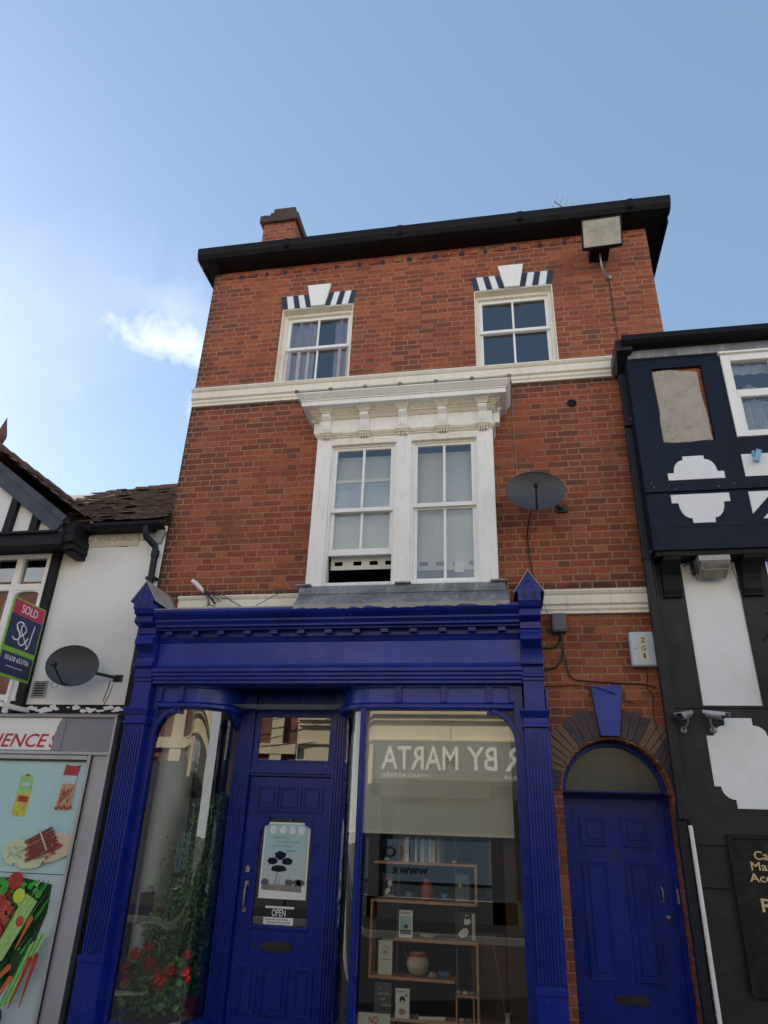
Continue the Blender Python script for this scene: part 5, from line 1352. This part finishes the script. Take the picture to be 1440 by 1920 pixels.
# ============================================================ curtains and blinds
def curtain(x0, x1, z0, z1, y, label, mat_='curtain_fabric', group=None, waves=6, amp=.025):
    c = MB().use(mat_); n = 48; pv = []
    for i in range(n + 1):
        t = i / n; x = x0 + (x1 - x0) * t
        pv.append((x, y + amp * sin(t * waves * 2 * pi) + amp * .4 * sin(t * waves * 5.1 + 1)))
    for a, b_ in zip(pv, pv[1:]): c.faces([(a[0], a[1], z0), (b_[0], b_[1], z0), (b_[0], b_[1], z1), (a[0], a[1], z1)], [(0, 1, 2, 3)], True)
    return single(c, 'curtain', None, ((x0 + x1) / 2, y, z0), label, 'curtain', group)
curtain(-2.66, -2.24, 6.45, 7.66, .20, 'greyish lilac curtain filling the left half of the upper left sash window', group='upper window curtains', waves=3.5, amp=.035)
curtain(-1.99, -1.72, 6.45, 7.66, .20, 'narrow lilac curtain drawn back at the right side of the upper left sash window', group='upper window curtains', waves=2.5, amp=.03)
curtain(-.24, -.14, 6.45, 7.2, .22, 'sliver of pale curtain at the left edge of the upper right sash window', group='upper window curtains', waves=2)
def blind(x0, x1, zb, zt, y, slots, label, tag_=None):
    t = thing('roller_blind', label, 'blind', ((x0 + x1) / 2, y, zb), 'bay window roller blinds')
    c = MB().use('blind_fabric'); sz, sh = zb + .045, .045
    hs = [(s_, s_ + .085) for s_ in slots]
    xs = [x0] + [q for h_ in hs for q in h_] + [x1]
    for i in range(0, len(xs), 2): c.box(xs[i], xs[i + 1], y, y + .004, sz, sz + sh)
    c.box(x0, x1, y, y + .004, zb, sz); c.box(x0, x1, y, y + .004, sz + sh, zt); c.build('fabric', None, t)
    c = MB().use('plastic_white'); c.tube([(x0, y + .02, zt + .01), (x1, y + .02, zt + .01)], .025, 10); c.build('roller', None, t)
    if tag_: c = MB().use('paper'); c.box(tag_, tag_ + .09, y - .004, y - .001, zb - .03, zb + .09); c.build('paper_tag', None, t)
blind(-1.76, -1.10, 4.05, 5.36, -.06, (-1.72, -1.52, -1.35, -1.185), 'roller blind in the left bay sash, its notched hem hanging into the open gap')
blind(-.88, -.24, 4.02, 5.36, -.06, (-.83, -.66, -.49, -.33), 'roller blind in the right bay sash with a white paper tag near its hem', -.475)
t = thing('roller_blind', 'wide plain pale roller blind pulled halfway down behind the right shop window', 'blind', (-.7, .10, 1.62))
c = MB().use('blind_fabric'); c.box(-1.47, .035, .09, .093, 1.615, 2.67); c.build('fabric', None, t)
c = MB(.002).use('plastic_white'); c.box(-1.47, .035, .083, .10, 1.60, 1.625); c.build('bottom_bar', None, t)

# ============================================================ shop window display
wood = 'wood_shelf'
SY0, SY1 = .42, .62
t = thing('shelving_unit', 'open pine display shelving of stepped frames in the right shop window', 'shelves', (-.82, .5, .11))
def bar(x0, x1, z0, z1, nm='shelf'): MB(.002).use(wood).box(x0, x1, SY0, SY1, z0, z1).build(nm, None, t)
bar(-1.285, -.345, 1.352, 1.374); bar(-.367, -.345, 1.066, 1.352, 'upright'); bar(-1.30, -.345, 1.044, 1.066); bar(-1.30, -1.278, .49, 1.044, 'upright')
bar(-1.08, -.345, .752, .774); bar(-1.30, -.55, .468, .49); bar(-.367, -.345, .20, .752, 'upright'); bar(-1.10, -.345, .178, .20)
bar(-.545, -.367, .378, .39); bar(-.545, -.533, .20, .378, 'upright'); bar(-.40, -.388, .20, .378, 'upright')
for x in (-1.09, -.555):
    MB(.002).use('plastic_grey').box(x, x + .018, SY1 + .001, SY1 + .015, .11, 1.66).build('metal_post', None, t)
def book(x0, x1, z0, z1, m_, label, depth=.14, y=SY0 + .02, deco=None, group='books on the shop shelves', lean=0):
    c = MB(.0015).use(m_); c.box(x0, x1, y, y + depth, z0, z1)
    c.use('paper'); c.box(x0 + .002, x1 - .002, y + .004, y + depth - .002, z1, z1 + .0008)
    if lean: c.v = [Matrix.Rotation(R(lean), 3, 'Y') @ (p - Vector((x0, y, z0))) + Vector((x0, y, z0)) for p in c.v]
    o = c.build('book', None); 
    loc = Vector(((x0 + x1) / 2, y, z0)); o.data.transform(Matrix.Translation(-loc)); o.location = loc
    tag(o, label, 'book', group)
    if deco:
        d_ = MB(); deco(d_, y - .0006)
        d_.build('cover_print', None, o)
    return o
row = [(.030, .195, 'bk_red', 'dark red book first in the top shelf row'), (.020, .185, 'bk_pink', 'pinkish book second in the top shelf row'), (.040, .205, 'paper', 'broad white book near the left of the top shelf row'),
       (.034, .19, 'bk_navy', 'navy book right of the broad white book on the top shelf'), (.018, .18, 'bk_dark', 'thin charcoal book among the left half of the top shelf row'), (.016, .20, 'paper', 'slim white book between charcoal and navy ones on the top shelf'),
       (.030, .18, 'bk_navy', 'navy book in the middle of the top shelf row'), (.014, .19, 'paper_cream', 'thin cream book in the middle of the top shelf row'), (.018, .195, 'paper', 'white book just left of the pale blue pair on the top shelf'),
       (.022, .19, 'bk_blue', 'pale blue book left of centre right on the top shelf'), (.020, .185, 'bk_blue', 'second pale blue book touching the white spine on its right, top shelf'), (.020, .20, 'paper', 'white book right of the pale blue pair on the top shelf'),
       (.034, .185, 'paper_cream', 'broad cream book on the right half of the top shelf row'), (.018, .175, 'bk_dark', 'charcoal book between the cream and gold spines on the top shelf'), (.014, .21, 'sign_gold', 'tall gold spined book on the right of the top shelf row'),
       (.022, .19, 'bk_olive', 'olive book near the right end of the top shelf row'), (.026, .185, 'bk_brown', 'brown book at the right end of the top shelf row')]
x = -1.055
for w_, h_, m_, lab in row:
    book(x, x + w_ - .001, 1.374, 1.374 + h_, m_, lab); x += w_ + .0015
def d1(d_, y):
    blob(d_, 'paper', -1.14, 1.19, .022, .03, 0, y, 10, .2); blob(d_, 'bk_red', -1.165, 1.225, .028, .018, 0, y - .0003, 8); blob(d_, 'paper', -1.16, 1.13, .03, .02, 40, y, 8, .2); d_.use('paper'); text_into(d_, 'LEMON', -1.19, 1.09, .08, .013, at=y)
book(-1.205, -1.105, 1.068, 1.265, 'bk_dark', 'dark book with a white figure on its cover at the left of the second shelf', .02, SY0 + .06, d1)
def d2(d_, y):
    d_.use('lead_light'); text_into(d_, 'FLOWERS', -.535, 1.255, .10, .015, at=y); blob(d_, 'sign_gold', -.50, 1.20, .016, .02, 0, y, 9); text_into(d_, 'LONDON', -.53, 1.085, .10, .012, at=y)
book(-.545, -.415, 1.068, 1.285, 'plastic_grey', 'grey book with a gold oval and faint title at the right of the second shelf', .02, SY0 + .06, d2)
def d3(d_, y):
    d_.use('bk_dark'); d_.face([(-1.035, y, .80), (-.935, y, .80), (-.935, y, .835), (-1.035, y, .835)]); text_into(d_, 'DIARY', -1.03, .955, .09, .018, at=y); blob(d_, 'bk_dark', -.985, .86, .018, .022, 0, y, 8, .3); d_.use('poster_sky'); d_.face([(-1.035, y + .0002, .835), (-.935, y + .0002, .835), (-.935, y + .0002, .94), (-1.035, y + .0002, .94)])
book(-1.045, -.925, .776, .985, 'paper', 'pale book with a dark pictured cover standing on the third shelf', .02, SY0 + .05, d3)
def d4(d_, y):
    blob(d_, 'paper', -.44, .93, .03, .04, 0, y, 10, .25); blob(d_, 'bk_dark', -.44, .955, .02, .014, 0, y - .0003, 8); blob(d_, 'paper', -.47, .84, .05, .03, 30, y, 9, .25); d_.use('paper_cream'); d_.face([(-.40, y, .785), (-.372, y, .785), (-.372, y, .985), (-.40, y, .985)])
book(-.52, -.37, .776, .99, 'bk_dark', 'black book with a white profile portrait at the right end of the third shelf', .02, SY0 + .05, d4)
def d5(d_, y):
    blob(d_, 'sign_gold', -1.16, .67, .035, .035, 0, y, 14); blob(d_, 'paper', -1.16, .67, .025, .025, 0, y - .0003, 12); blob(d_, 'bk_dark', -1.16, .66, .009, .012, 0, y - .0006, 8); d_.use('bk_dark'); text_into(d_, 'A Gesture', -1.20, .60, .085, .014, at=y)
book(-1.225, -1.10, .492, .745, 'paper', 'white book with a gold ring emblem on the fourth shelf at left', .02, SY0 + .05, d5)
c = MB(.001).use('paper_cream'); c.box(-1.19, -1.09, SY0 + .03, SY0 + .12, .748, .756); single(c, 'book', None, (-1.14, SY0, .748), 'thin cream book lying flat on top of the white book with the gold ring', 'book', 'books on the shop shelves')
def d6(d_, y):
    d_.use('plastic_white')
    for k, s_ in enumerate(('A', 'BOOK', 'OF', 'PRESENCE')): text_into(d_, s_, -1.205 + .01 * k, .40 - k * .04, min(.1, .022 * len(s_)), .016, at=y)
book(-1.235, -1.09, .202, .44, 'plastic_grey', 'charcoal book with white capitals standing at the bottom left of the shelves', .02, SY0 - .02, d6)
def d7(d_, y):
    blob(d_, 'bk_dark', -.995, .33, .026, .03, 0, y, 12); blob(d_, 'paper', -.995, .315, .016, .014, 0, y - .0003, 9); blob(d_, 'bk_pink', -.995, .25, .03, .025, 0, y, 9, .2); d_.use('bk_dark'); text_into(d_, 'Reed Bros', -1.04, .385, .08, .012, at=y); blob(d_, 'bk_red', -.96, .365, .009, .009, 0, y - .0003, 8)
book(-1.055, -.935, .202, .41, 'paper', 'white book with a pink and black portrait beside the charcoal book at the bottom', .02, SY0 - .01, d7)
c = MB(.002).use('paper'); c.obox((-.76, .50, .214), (.22, .14, .024), (0, 0, .25)); c.use('bk_dark'); c.obox((-.76, .50, .228), (.222, .142, .004), (0, 0, .25)); single(c, 'book', None, (-.76, .5, .2), 'thick black book lying flat on the lowest shelf', 'book', 'books on the shop shelves')

def turned(name, prof, loc, mat_, label, cat, group=None, extra=None):
    c = MB().use(mat_); c.lathe(loc, prof, 22)
    if extra: extra(c, Vector(loc))
    return single(c, name, None, loc, label, cat, group)
turned('vase', [(.001, 0), (.038, 0), (.05, .04), (.055, .09), (.045, .13), (.03, .15), (.026, .165), (.034, .175), (.028, .17), (.001, .15)], (-.80, .50, 1.068), 'terracotta', 'glossy red jar in the middle of the second shelf', 'vase')
for x, lab in ((-.965, 'small blue and white cup left of the red jar'), (-.64, 'small blue and white cup right of the red jar')):
    turned('cup', [(.001, 0), (.02, 0), (.026, .02), (.036, .062), (.032, .06), (.02, .015), (.001, .012)], (x, .50, 1.068), 'china_blue', lab, 'cup', 'blue and white cups')
    c_ = sc.collection.objects
turned('bowl', [(.001, 0), (.03, 0), (.07, .02), (.085, .03), (.078, .028), (.03, .008), (.001, .006)], (-.79, .50, .776), 'china', 'shallow pale dish on the third shelf', 'dish')
pot = turned('pot', [(.001, 0), (.055, 0), (.085, .03), (.10, .075), (.095, .115), (.07, .14), (.075, .158), (.068, .16), (.06, .14), (.001, .13)], (-.88, .52, .50), 'pot_pattern', 'round patterned red and cream teapot with a cane handle on the fourth shelf', 'teapot')
c = MB().use('terracotta'); c.lathe((-.88, .52, .63), [(.071, 0), (.077, .028), (.071, .034)], 22); c.use('wood_dark'); c.tube([(-.97, .52, .62), (-1.02, .52, .70), (-.98, .52, .78), (-.88, .52, .60 + .14)], .006, 6); c.build('rim', None, pot)
turned('bowl', [(.001, 0), (.025, 0), (.05, .03), (.06, .048), (.054, .046), (.02, .01), (.001, .008)], (-.645, .50, .492), 'china_blue', 'blue rimmed bowl at the right of the fourth shelf', 'bowl')
def pebble(p, s_, m_, lab, sd):
    rg = random.Random(sd); c = MB().use(m_)
    prof = [(.001, 0), (s_ * .9, s_ * .1), (s_, s_ * .45), (s_ * .6, s_ * .9), (.001, s_ * 1.05)]
    c.lathe(p, prof, 9); c.v = [v + Vector((rg.uniform(-1, 1), rg.uniform(-1, 1), 0)) * s_ * .14 for v in c.v]
    return single(c, 'stone', None, p, lab, 'stone', 'stones and shells on the shelves')
pebble((-.745, .48, .492), .045, 'stone_grey', 'grey stone left of the blue rimmed bowl', 1)
for k, (x, z, m_, lab) in enumerate(((-.52, .392, 'bk_pink', 'pinkish shell at the left on top of the small frame'), (-.465, .392, 'paper_cream', 'pointed cream shell in the middle on top of the small frame'), (-.405, .392, 'stone_grey', 'grey pebble at the right on top of the small frame'),
        (-.50, .202, 'paper_cream', 'cream shell lying inside the small frame'), (-.44, .202, 'stone_grey', 'grey lump beside the cream shell inside the small frame'), (-.55, 1.376, 'paper_cream', 'round cream shell on the top shelf right of the books'), (-1.17, 1.376, 'plastic_white', 'tiny white pebble at the left end of the top shelf'))):
    pebble((x, .47, z), .026, m_, lab, k + 5)
t = thing('vase', 'pale narrow necked vase holding one long stick at the bottom right of the window', 'vase', (-.115, .2, .11))
c = MB().use('china'); c.lathe((-.115, .20, .11), [(.001, 0), (.05, 0), (.055, .05), (.035, .12), (.018, .17), (.022, .215), (.034, .225), (.028, .22), (.001, .16)], 20); c.build('vase_body', None, t)
c = MB().use('bk_olive'); c.tube([(-.115, .20, .24), (-.16, .25, .48), (-.215, .32, .80)], .006, 6); c.build('stick', None, t)
# NO TRESPASSING notice standing at the glass
t = thing('notice', 'small white notice with red capitals NO TRESPASSING at the foot of the right shop window', 'notice', (-1.15, -.08, .1))
c = MB(.012).use('paper'); c.box(-1.275, -1.015, -.095, -.09, .10, .325); c.build('plate', None, t)
c = MB().use('red_letter'); text_into(c, 'NO', -1.185, .255, .075, .05, at=-.0955, off=.012); text_into(c, 'TRESPASSING', -1.262, .195, .235, .045, at=-.0955, off=.008); text_into(c, 'PRIVATE', -1.22, .13, .15, .04, at=-.0955); c.build('lettering', None, t)

# poster and signs in the door
t = thing('door_poster', 'pale blue poster of a dark tree with pink trunk in the shop door glass', 'poster', (-2.1, .34, 1.02))
py = .338
c = MB().use('paper'); c.box(-2.335, -1.885, py, py + .0015, 1.03, 1.665); c.build('sheet', None, t)
c = MB(); y = py - .0006
c.use('poster_sky').face([(-2.318, y, 1.14), (-1.90, y, 1.14), (-1.90, y, 1.65), (-2.318, y, 1.65)])
c.use('poster_pale').face([(-2.318, y - .0003, 1.14), (-1.90, y - .0003, 1.14), (-1.90, y - .0003, 1.40), (-2.05, y - .0003, 1.44), (-2.318, y - .0003, 1.38)]); y -= .0008
for a in (-2.25, -2.15, -2.06, -1.97): blob(c, 'paper', a, 1.60, .035, .038, 0, y, 12, .15)
c.use('leaf_dark').face([(-2.312, y, 1.10), (-1.93, y, 1.09), (-1.93, y, 1.145), (-2.312, y, 1.145)]); y -= .0004
c.use('stone_grey').face([(-2.312, y, 1.10), (-1.93, y, 1.095), (-1.93, y, 1.14), (-2.312, y, 1.145)]); y -= .0004
for k in range(4): blob(c, 'plastic_grey', (-2.28, -1.98, -2.06, -1.945)[k], 1.165, .04, .03, 0, y, 9, .2)
y -= .0004
stick(c, 'bk_pink', -2.185, 1.14, -2.165, 1.27, .010, .007, y); stick(c, 'bk_pink', -2.15, 1.14, -2.14, 1.22, .006, .004, y); y -= .0004
for (a, b_, r1, r2) in ((-2.155, 1.385, .055, .036), (-2.225, 1.335, .052, .03), (-2.085, 1.335, .052, .03), (-2.16, 1.275, .075, .03)): blob(c, 'timber_navy', a, b_, r1, r2, 0, y, 14, .12); y -= .0004
c.use('bk_navy')
for s_, a, b_, w_ in (('Someone is', -2.24, 1.53, .14), ('sitting in the', -2.20, 1.49, .22), ('shade today', -2.25, 1.455, .20), ('because', -2.10, 1.42, .10)): text_into(c, s_, a, b_, w_, .016, at=y, shear=.3, off=-.01, thick=.0004)
c.build('print', None, t)
t = thing('open_sign', 'black and white OPEN sign with a white note below it in the shop door glass', 'sign', (-2.08, .34, .83))
c = MB(.001).use('paper'); c.box(-2.255, -1.985, py, py + .002, .955, .972); c.box(-2.265, -1.985, py, py + .002, .828, .885); c.use('ink').box(-2.255, -1.985, py + .0005, py + .0025, .885, .955); c.build('card', None, t)
c = MB().use('paper'); text_into(c, 'OPEN', -2.19, .892, .13, .058, at=py, off=.006); c.use('bk_navy'); text_into(c, 'PLEASE PUT MAIL -', -2.245, .862, .235, .013, at=py - .0005); text_into(c, 'THROUGH NEXT DOOR', -2.235, .84, .225, .013, at=py - .0005); c.build('lettering', None, t)

# plants and picture in the left window
c = MB(.003).use('bk_dark'); c.box(-3.3695, -3.355, .10, .36, .80, 1.04); p = single(c, 'picture', None, (-3.36, .2, .8), 'small dark picture hanging by a string on the pale side wall of the left window', 'picture')
c = MB().use('wood_dark'); blob_ = None
c.face([(-3.354, .12, .93), (-3.354, .34, .93), (-3.354, .34, 1.02), (-3.354, .12, 1.02)]); c.use('bk_navy').face([(-3.354, .12, .82), (-3.354, .34, .82), (-3.354, .34, .92), (-3.354, .12, .92)]); c.build('print', None, p)
c = MB().use('plastic_black'); c.tube([(-3.358, .14, 1.04), (-3.36, .23, 1.10), (-3.358, .32, 1.04)], .002, 4); c.build('string', None, p)
t = thing('geranium', 'bushy geranium in full red flower at the foot of the left shop window', 'plant', (-3.05, .02, .11))
c = MB()
rgl = random.Random(12)
def gleaf(mb, p, s_, rg):
    nrm = Vector((rg.gauss(0, .5), -.8 + rg.gauss(0, .4), .7 + rg.gauss(0, .3))).normalized(); u_ = nrm.orthogonal().normalized(); w_ = nrm.cross(u_)
    pts = [p + (u_ * cos(a) + w_ * sin(a)) * s_ * (1 + .12 * sin(5 * a)) + nrm * s_ * .22 * (1 + .3 * sin(5 * a)) for a in [k * 2 * pi / 11 for k in range(11)]]
    for a, b_ in zip(pts, pts[1:] + pts[:1]): mb.face([p, a, b_])
for k in range(620):
    x = rgl.uniform(-3.33, -2.80); top = .50 + .05 * sin(x * 17) + .04 * sin(x * 41)
    z = .16 + (top - .16) * rgl.random() ** .7; c.use('leaf' if rgl.random() < .6 else 'leaf_dark'); gleaf(c, Vector((x, .02 + rgl.uniform(-.10, .12), z)), rgl.uniform(.014, .027), rgl)
c.build('foliage', None, t)
for (fx, fz, s_) in ((-3.24, .60, .050), (-3.14, .655, .040), (-3.31, .49, .042), (-3.30, .39, .042), (-3.10, .54, .052), (-2.99, .42, .068), (-2.91, .50, .050), (-2.80, .605, .040), (-2.80, .46, .060), (-3.02, .50, .025)):
    c = MB().use('geranium_red')
    for k in range(60):
        d_ = Vector((rgl.gauss(0, 1), rgl.gauss(0, 1), rgl.gauss(0, 1))).normalized(); p_ = Vector((fx, -.06 if fx < -2.8 else .0, fz)) + d_ * s_ * rgl.uniform(.6, 1); a_ = d_.orthogonal().normalized(); b_ = d_.cross(a_); q_ = s_ * .34
        c.face([p_ - a_ * q_, p_ - b_ * q_ * .7 + d_ * q_ * .3, p_ + a_ * q_, p_ + b_ * q_ * .7 + d_ * q_ * .3])
    fo = c.build('flower', None, t)
c = MB().use('leaf')
for (fx, fz) in ((-3.26, .60), (-3.14, .655), (-2.80, .605), (-2.92, .5)): c.tube([(fx + .03, .0, .25), (fx + .01, -.02, fz - .1), (fx, -.04, fz)], .003, 4)
c.build('stem', None, t)
c = MB(.003).use('plastic_black'); c.box(-3.30, -2.85, -.02, .14, .11, .20); c.build('trough', None, t)
t = thing('climbing_plant', 'tall dark green climbing plant on canes filling the right half of the left shop window', 'plant', (-2.85, .4, .11))
c = MB(); 
def cl(rg):
    z = .3 + 1.55 * rg.random() ** 1.15; sp = .50 * (1 - (z - .3) / 1.9) + .05
    return (-2.82 - .10 * (1.8 - z) * .6 + rg.gauss(0, sp * .55), .34 + rg.gauss(0, .08), z + rg.gauss(0, .03))
leaves(c, 7500, cl, .026, ['leaf', 'leaf_dark', 'leaf_dark'], 31); c.v = [Vector((max(p.x, -3.34), p.y, p.z)) if p.x < -2.74 else Vector((-2.74 - (p.x + 2.74) * .8, p.y - .08, p.z)) for p in c.v]; c.v = [Vector((max(p.x, -3.34), max(p.y, .12), p.z)) for p in c.v]; c.build('foliage', None, t)
c = MB().use('leaf_dark')
for k in range(9):
    x = -3.05 + k * .055; c.tube([(x, .42, .15), (x + rgl.uniform(-.03, .03), .40, .8), (x * .5 - 1.4 + rgl.uniform(-.06, .06), .42, 1.5 + rgl.uniform(-.2, .3))], .005, 5)
c.use('board_wood'); c.tube([(-2.98, .40, .12), (-2.72, .44, 2.1)], .007, 6); c.tube([(-2.80, .42, .12), (-2.70, .44, 2.0)], .006, 6); c.build('cane', None, t)
c = MB(.003).use('terracotta'); c.lathe((-2.88, .42, .11), [(.001, 0), (.11, 0), (.15, .22), (.16, .22), (.16, .26), (.14, .26), (.13, .2), (.001, .2)], 20); c.build('pot', None, t)
c = MB(.004).use('wood_bare')
for (x, y_) in ((-3.02, .95), (-2.90, 1.0)): c.box(x, x + .06, y_, y_ + .04, 1.9, 2.68)
single(c, 'timber_batten', None, (-3, .95, 1.9), 'pale timber battens hanging from the ceiling deep in the left shop window', 'batten')
c = MB().use('paper_cream'); c.lathe((-3.0, .55, 1.45), [(.001, 0), (.05, .0), (.045, .12), (.03, .26), (.02, .30), (.001, .31)], 14); single(c, 'lampshade', None, (-3, .55, 1.45), 'pale upright ornament among the climbing plant leaves', 'ornament')

# ============================================================ light, sky, camera
SUN_AZ, SUN_EL = R(-64), R(26)
sd = Vector((sin(SUN_AZ) * cos(SUN_EL), cos(SUN_AZ) * cos(SUN_EL), sin(SUN_EL)))
ld = bpy.data.lights.new('sun', 'SUN'); ld.energy = 5.0; ld.angle = R(.55); ld.color = (1.0, .93, .82)
lo = bpy.data.objects.new('sun', ld); lo.rotation_euler = sd.to_track_quat('Z', 'Y').to_euler(); lo.location = sd * 50; col.objects.link(lo)
W = bpy.data.worlds.new('World'); sc.world = W; W.use_nodes = True
nt = W.node_tree; nt.nodes.clear()
class WN(NT):
    def __init__(s): s.t = nt
wn = WN()
out = nt.nodes.new('ShaderNodeOutputWorld'); bg = nt.nodes.new('ShaderNodeBackground')
sky = nt.nodes.new('ShaderNodeTexSky'); sky.sky_type = 'NISHITA'; sky.sun_disc = False; sky.sun_elevation = SUN_EL; sky.sun_rotation = SUN_AZ
sky.altitude = 0; sky.air_density = 1.0; sky.dust_density = 0.35; sky.ozone_density = 1.0
tc = nt.nodes.new('ShaderNodeTexCoord'); D = tc.outputs['Generated']
wn._p = D
def dirv(az, el): return Vector((sin(R(az)) * cos(R(el)), cos(R(az)) * cos(R(el)), sin(R(el))))
def cloud(az, el, w_, h_, rot, thick, seed, soft):
    c0 = dirv(az, el); u_ = Vector((c0.y, -c0.x, 0)).normalized(); v_ = u_.cross(c0).normalized()
    if v_.z < 0: v_ = -v_
    ru = u_ * cos(R(rot)) + v_ * sin(R(rot)); rv = -u_ * sin(R(rot)) + v_ * cos(R(rot))
    def dot(k):
        nd = nt.nodes.new('ShaderNodeVectorMath'); nd.operation = 'DOT_PRODUCT'; nt.links.new(D, nd.inputs[0]); nd.inputs[1].default_value = k; return nd.outputs['Value']
    a = wn.math('DIVIDE', dot(ru), w_); b_ = wn.math('DIVIDE', dot(rv), h_)
    r2 = wn.math('ADD', wn.math('MULTIPLY', a, a), wn.math('MULTIPLY', b_, b_))
    front = wn.math('GREATER_THAN', dot(c0), 0)
    n_ = wn.noise(seed, 8, .62, dist=.4)
    k = wn.math('ADD', wn.math('SUBTRACT', 1., wn.math('POWER', r2, .6)), wn.math('MULTIPLY', wn.math('SUBTRACT', n_, .5), 3.4))
    return wn.math('MULTIPLY', wn.math('MULTIPLY', wn.mrange(k, 0, soft), front), thick)
cl1 = cloud(-32.0, 36.4, .092, .030, -6, .92, 19, 2.9)
cl2 = cloud(-33.5, 39.3, .075, .04, 0, .35, 9, 3.0)
cl3 = cloud(-28.5, 32.0, .030, .022, 20, .4, 18, 2.2)
cl4 = cloud(-43, 36, .30, .12, 20, .10, 6, 2.0)
sk = wn.mix(.35, sky.outputs[0], (1.9, 2.9, 4.1))
cc = (9.4, 9.3, 9.2)
# unseen cloud bank behind the camera, added as fill light for the shaded facade
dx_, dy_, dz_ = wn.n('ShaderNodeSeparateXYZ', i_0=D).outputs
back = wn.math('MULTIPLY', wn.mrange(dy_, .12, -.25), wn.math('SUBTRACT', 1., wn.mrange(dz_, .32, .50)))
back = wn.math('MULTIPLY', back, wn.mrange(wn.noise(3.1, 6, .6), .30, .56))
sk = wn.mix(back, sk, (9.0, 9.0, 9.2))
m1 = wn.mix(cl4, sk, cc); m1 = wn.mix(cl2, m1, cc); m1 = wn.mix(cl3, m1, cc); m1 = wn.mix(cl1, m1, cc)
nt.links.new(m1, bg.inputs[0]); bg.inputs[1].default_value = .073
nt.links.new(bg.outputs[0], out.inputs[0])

cd = bpy.data.cameras.new('camera'); co = bpy.data.objects.new('camera', cd); col.objects.link(co)
co.location = (0, -6.5, 1.6)
mt = Matrix.Rotation(R(10.7041591), 3, 'Z') @ Matrix.Rotation(pi / 2 + R(25.28112929), 3, 'X') @ Matrix.Rotation(R(2.08541696), 3, 'Z')
co.rotation_euler = mt.to_euler()
cd.sensor_fit = 'VERTICAL'; cd.sensor_height = 24; cd.lens = 24 * 1275.634 / 1920
cd.clip_end = 500; cd.clip_start = .05
sc.camera = co
sc.view_settings.view_transform = 'Standard'; sc.view_settings.look = 'None'; sc.view_settings.gamma = 1; sc.view_settings.exposure = EXPOSURE
sc.cycles.max_bounces = 10; sc.cycles.transparent_max_bounces = 16
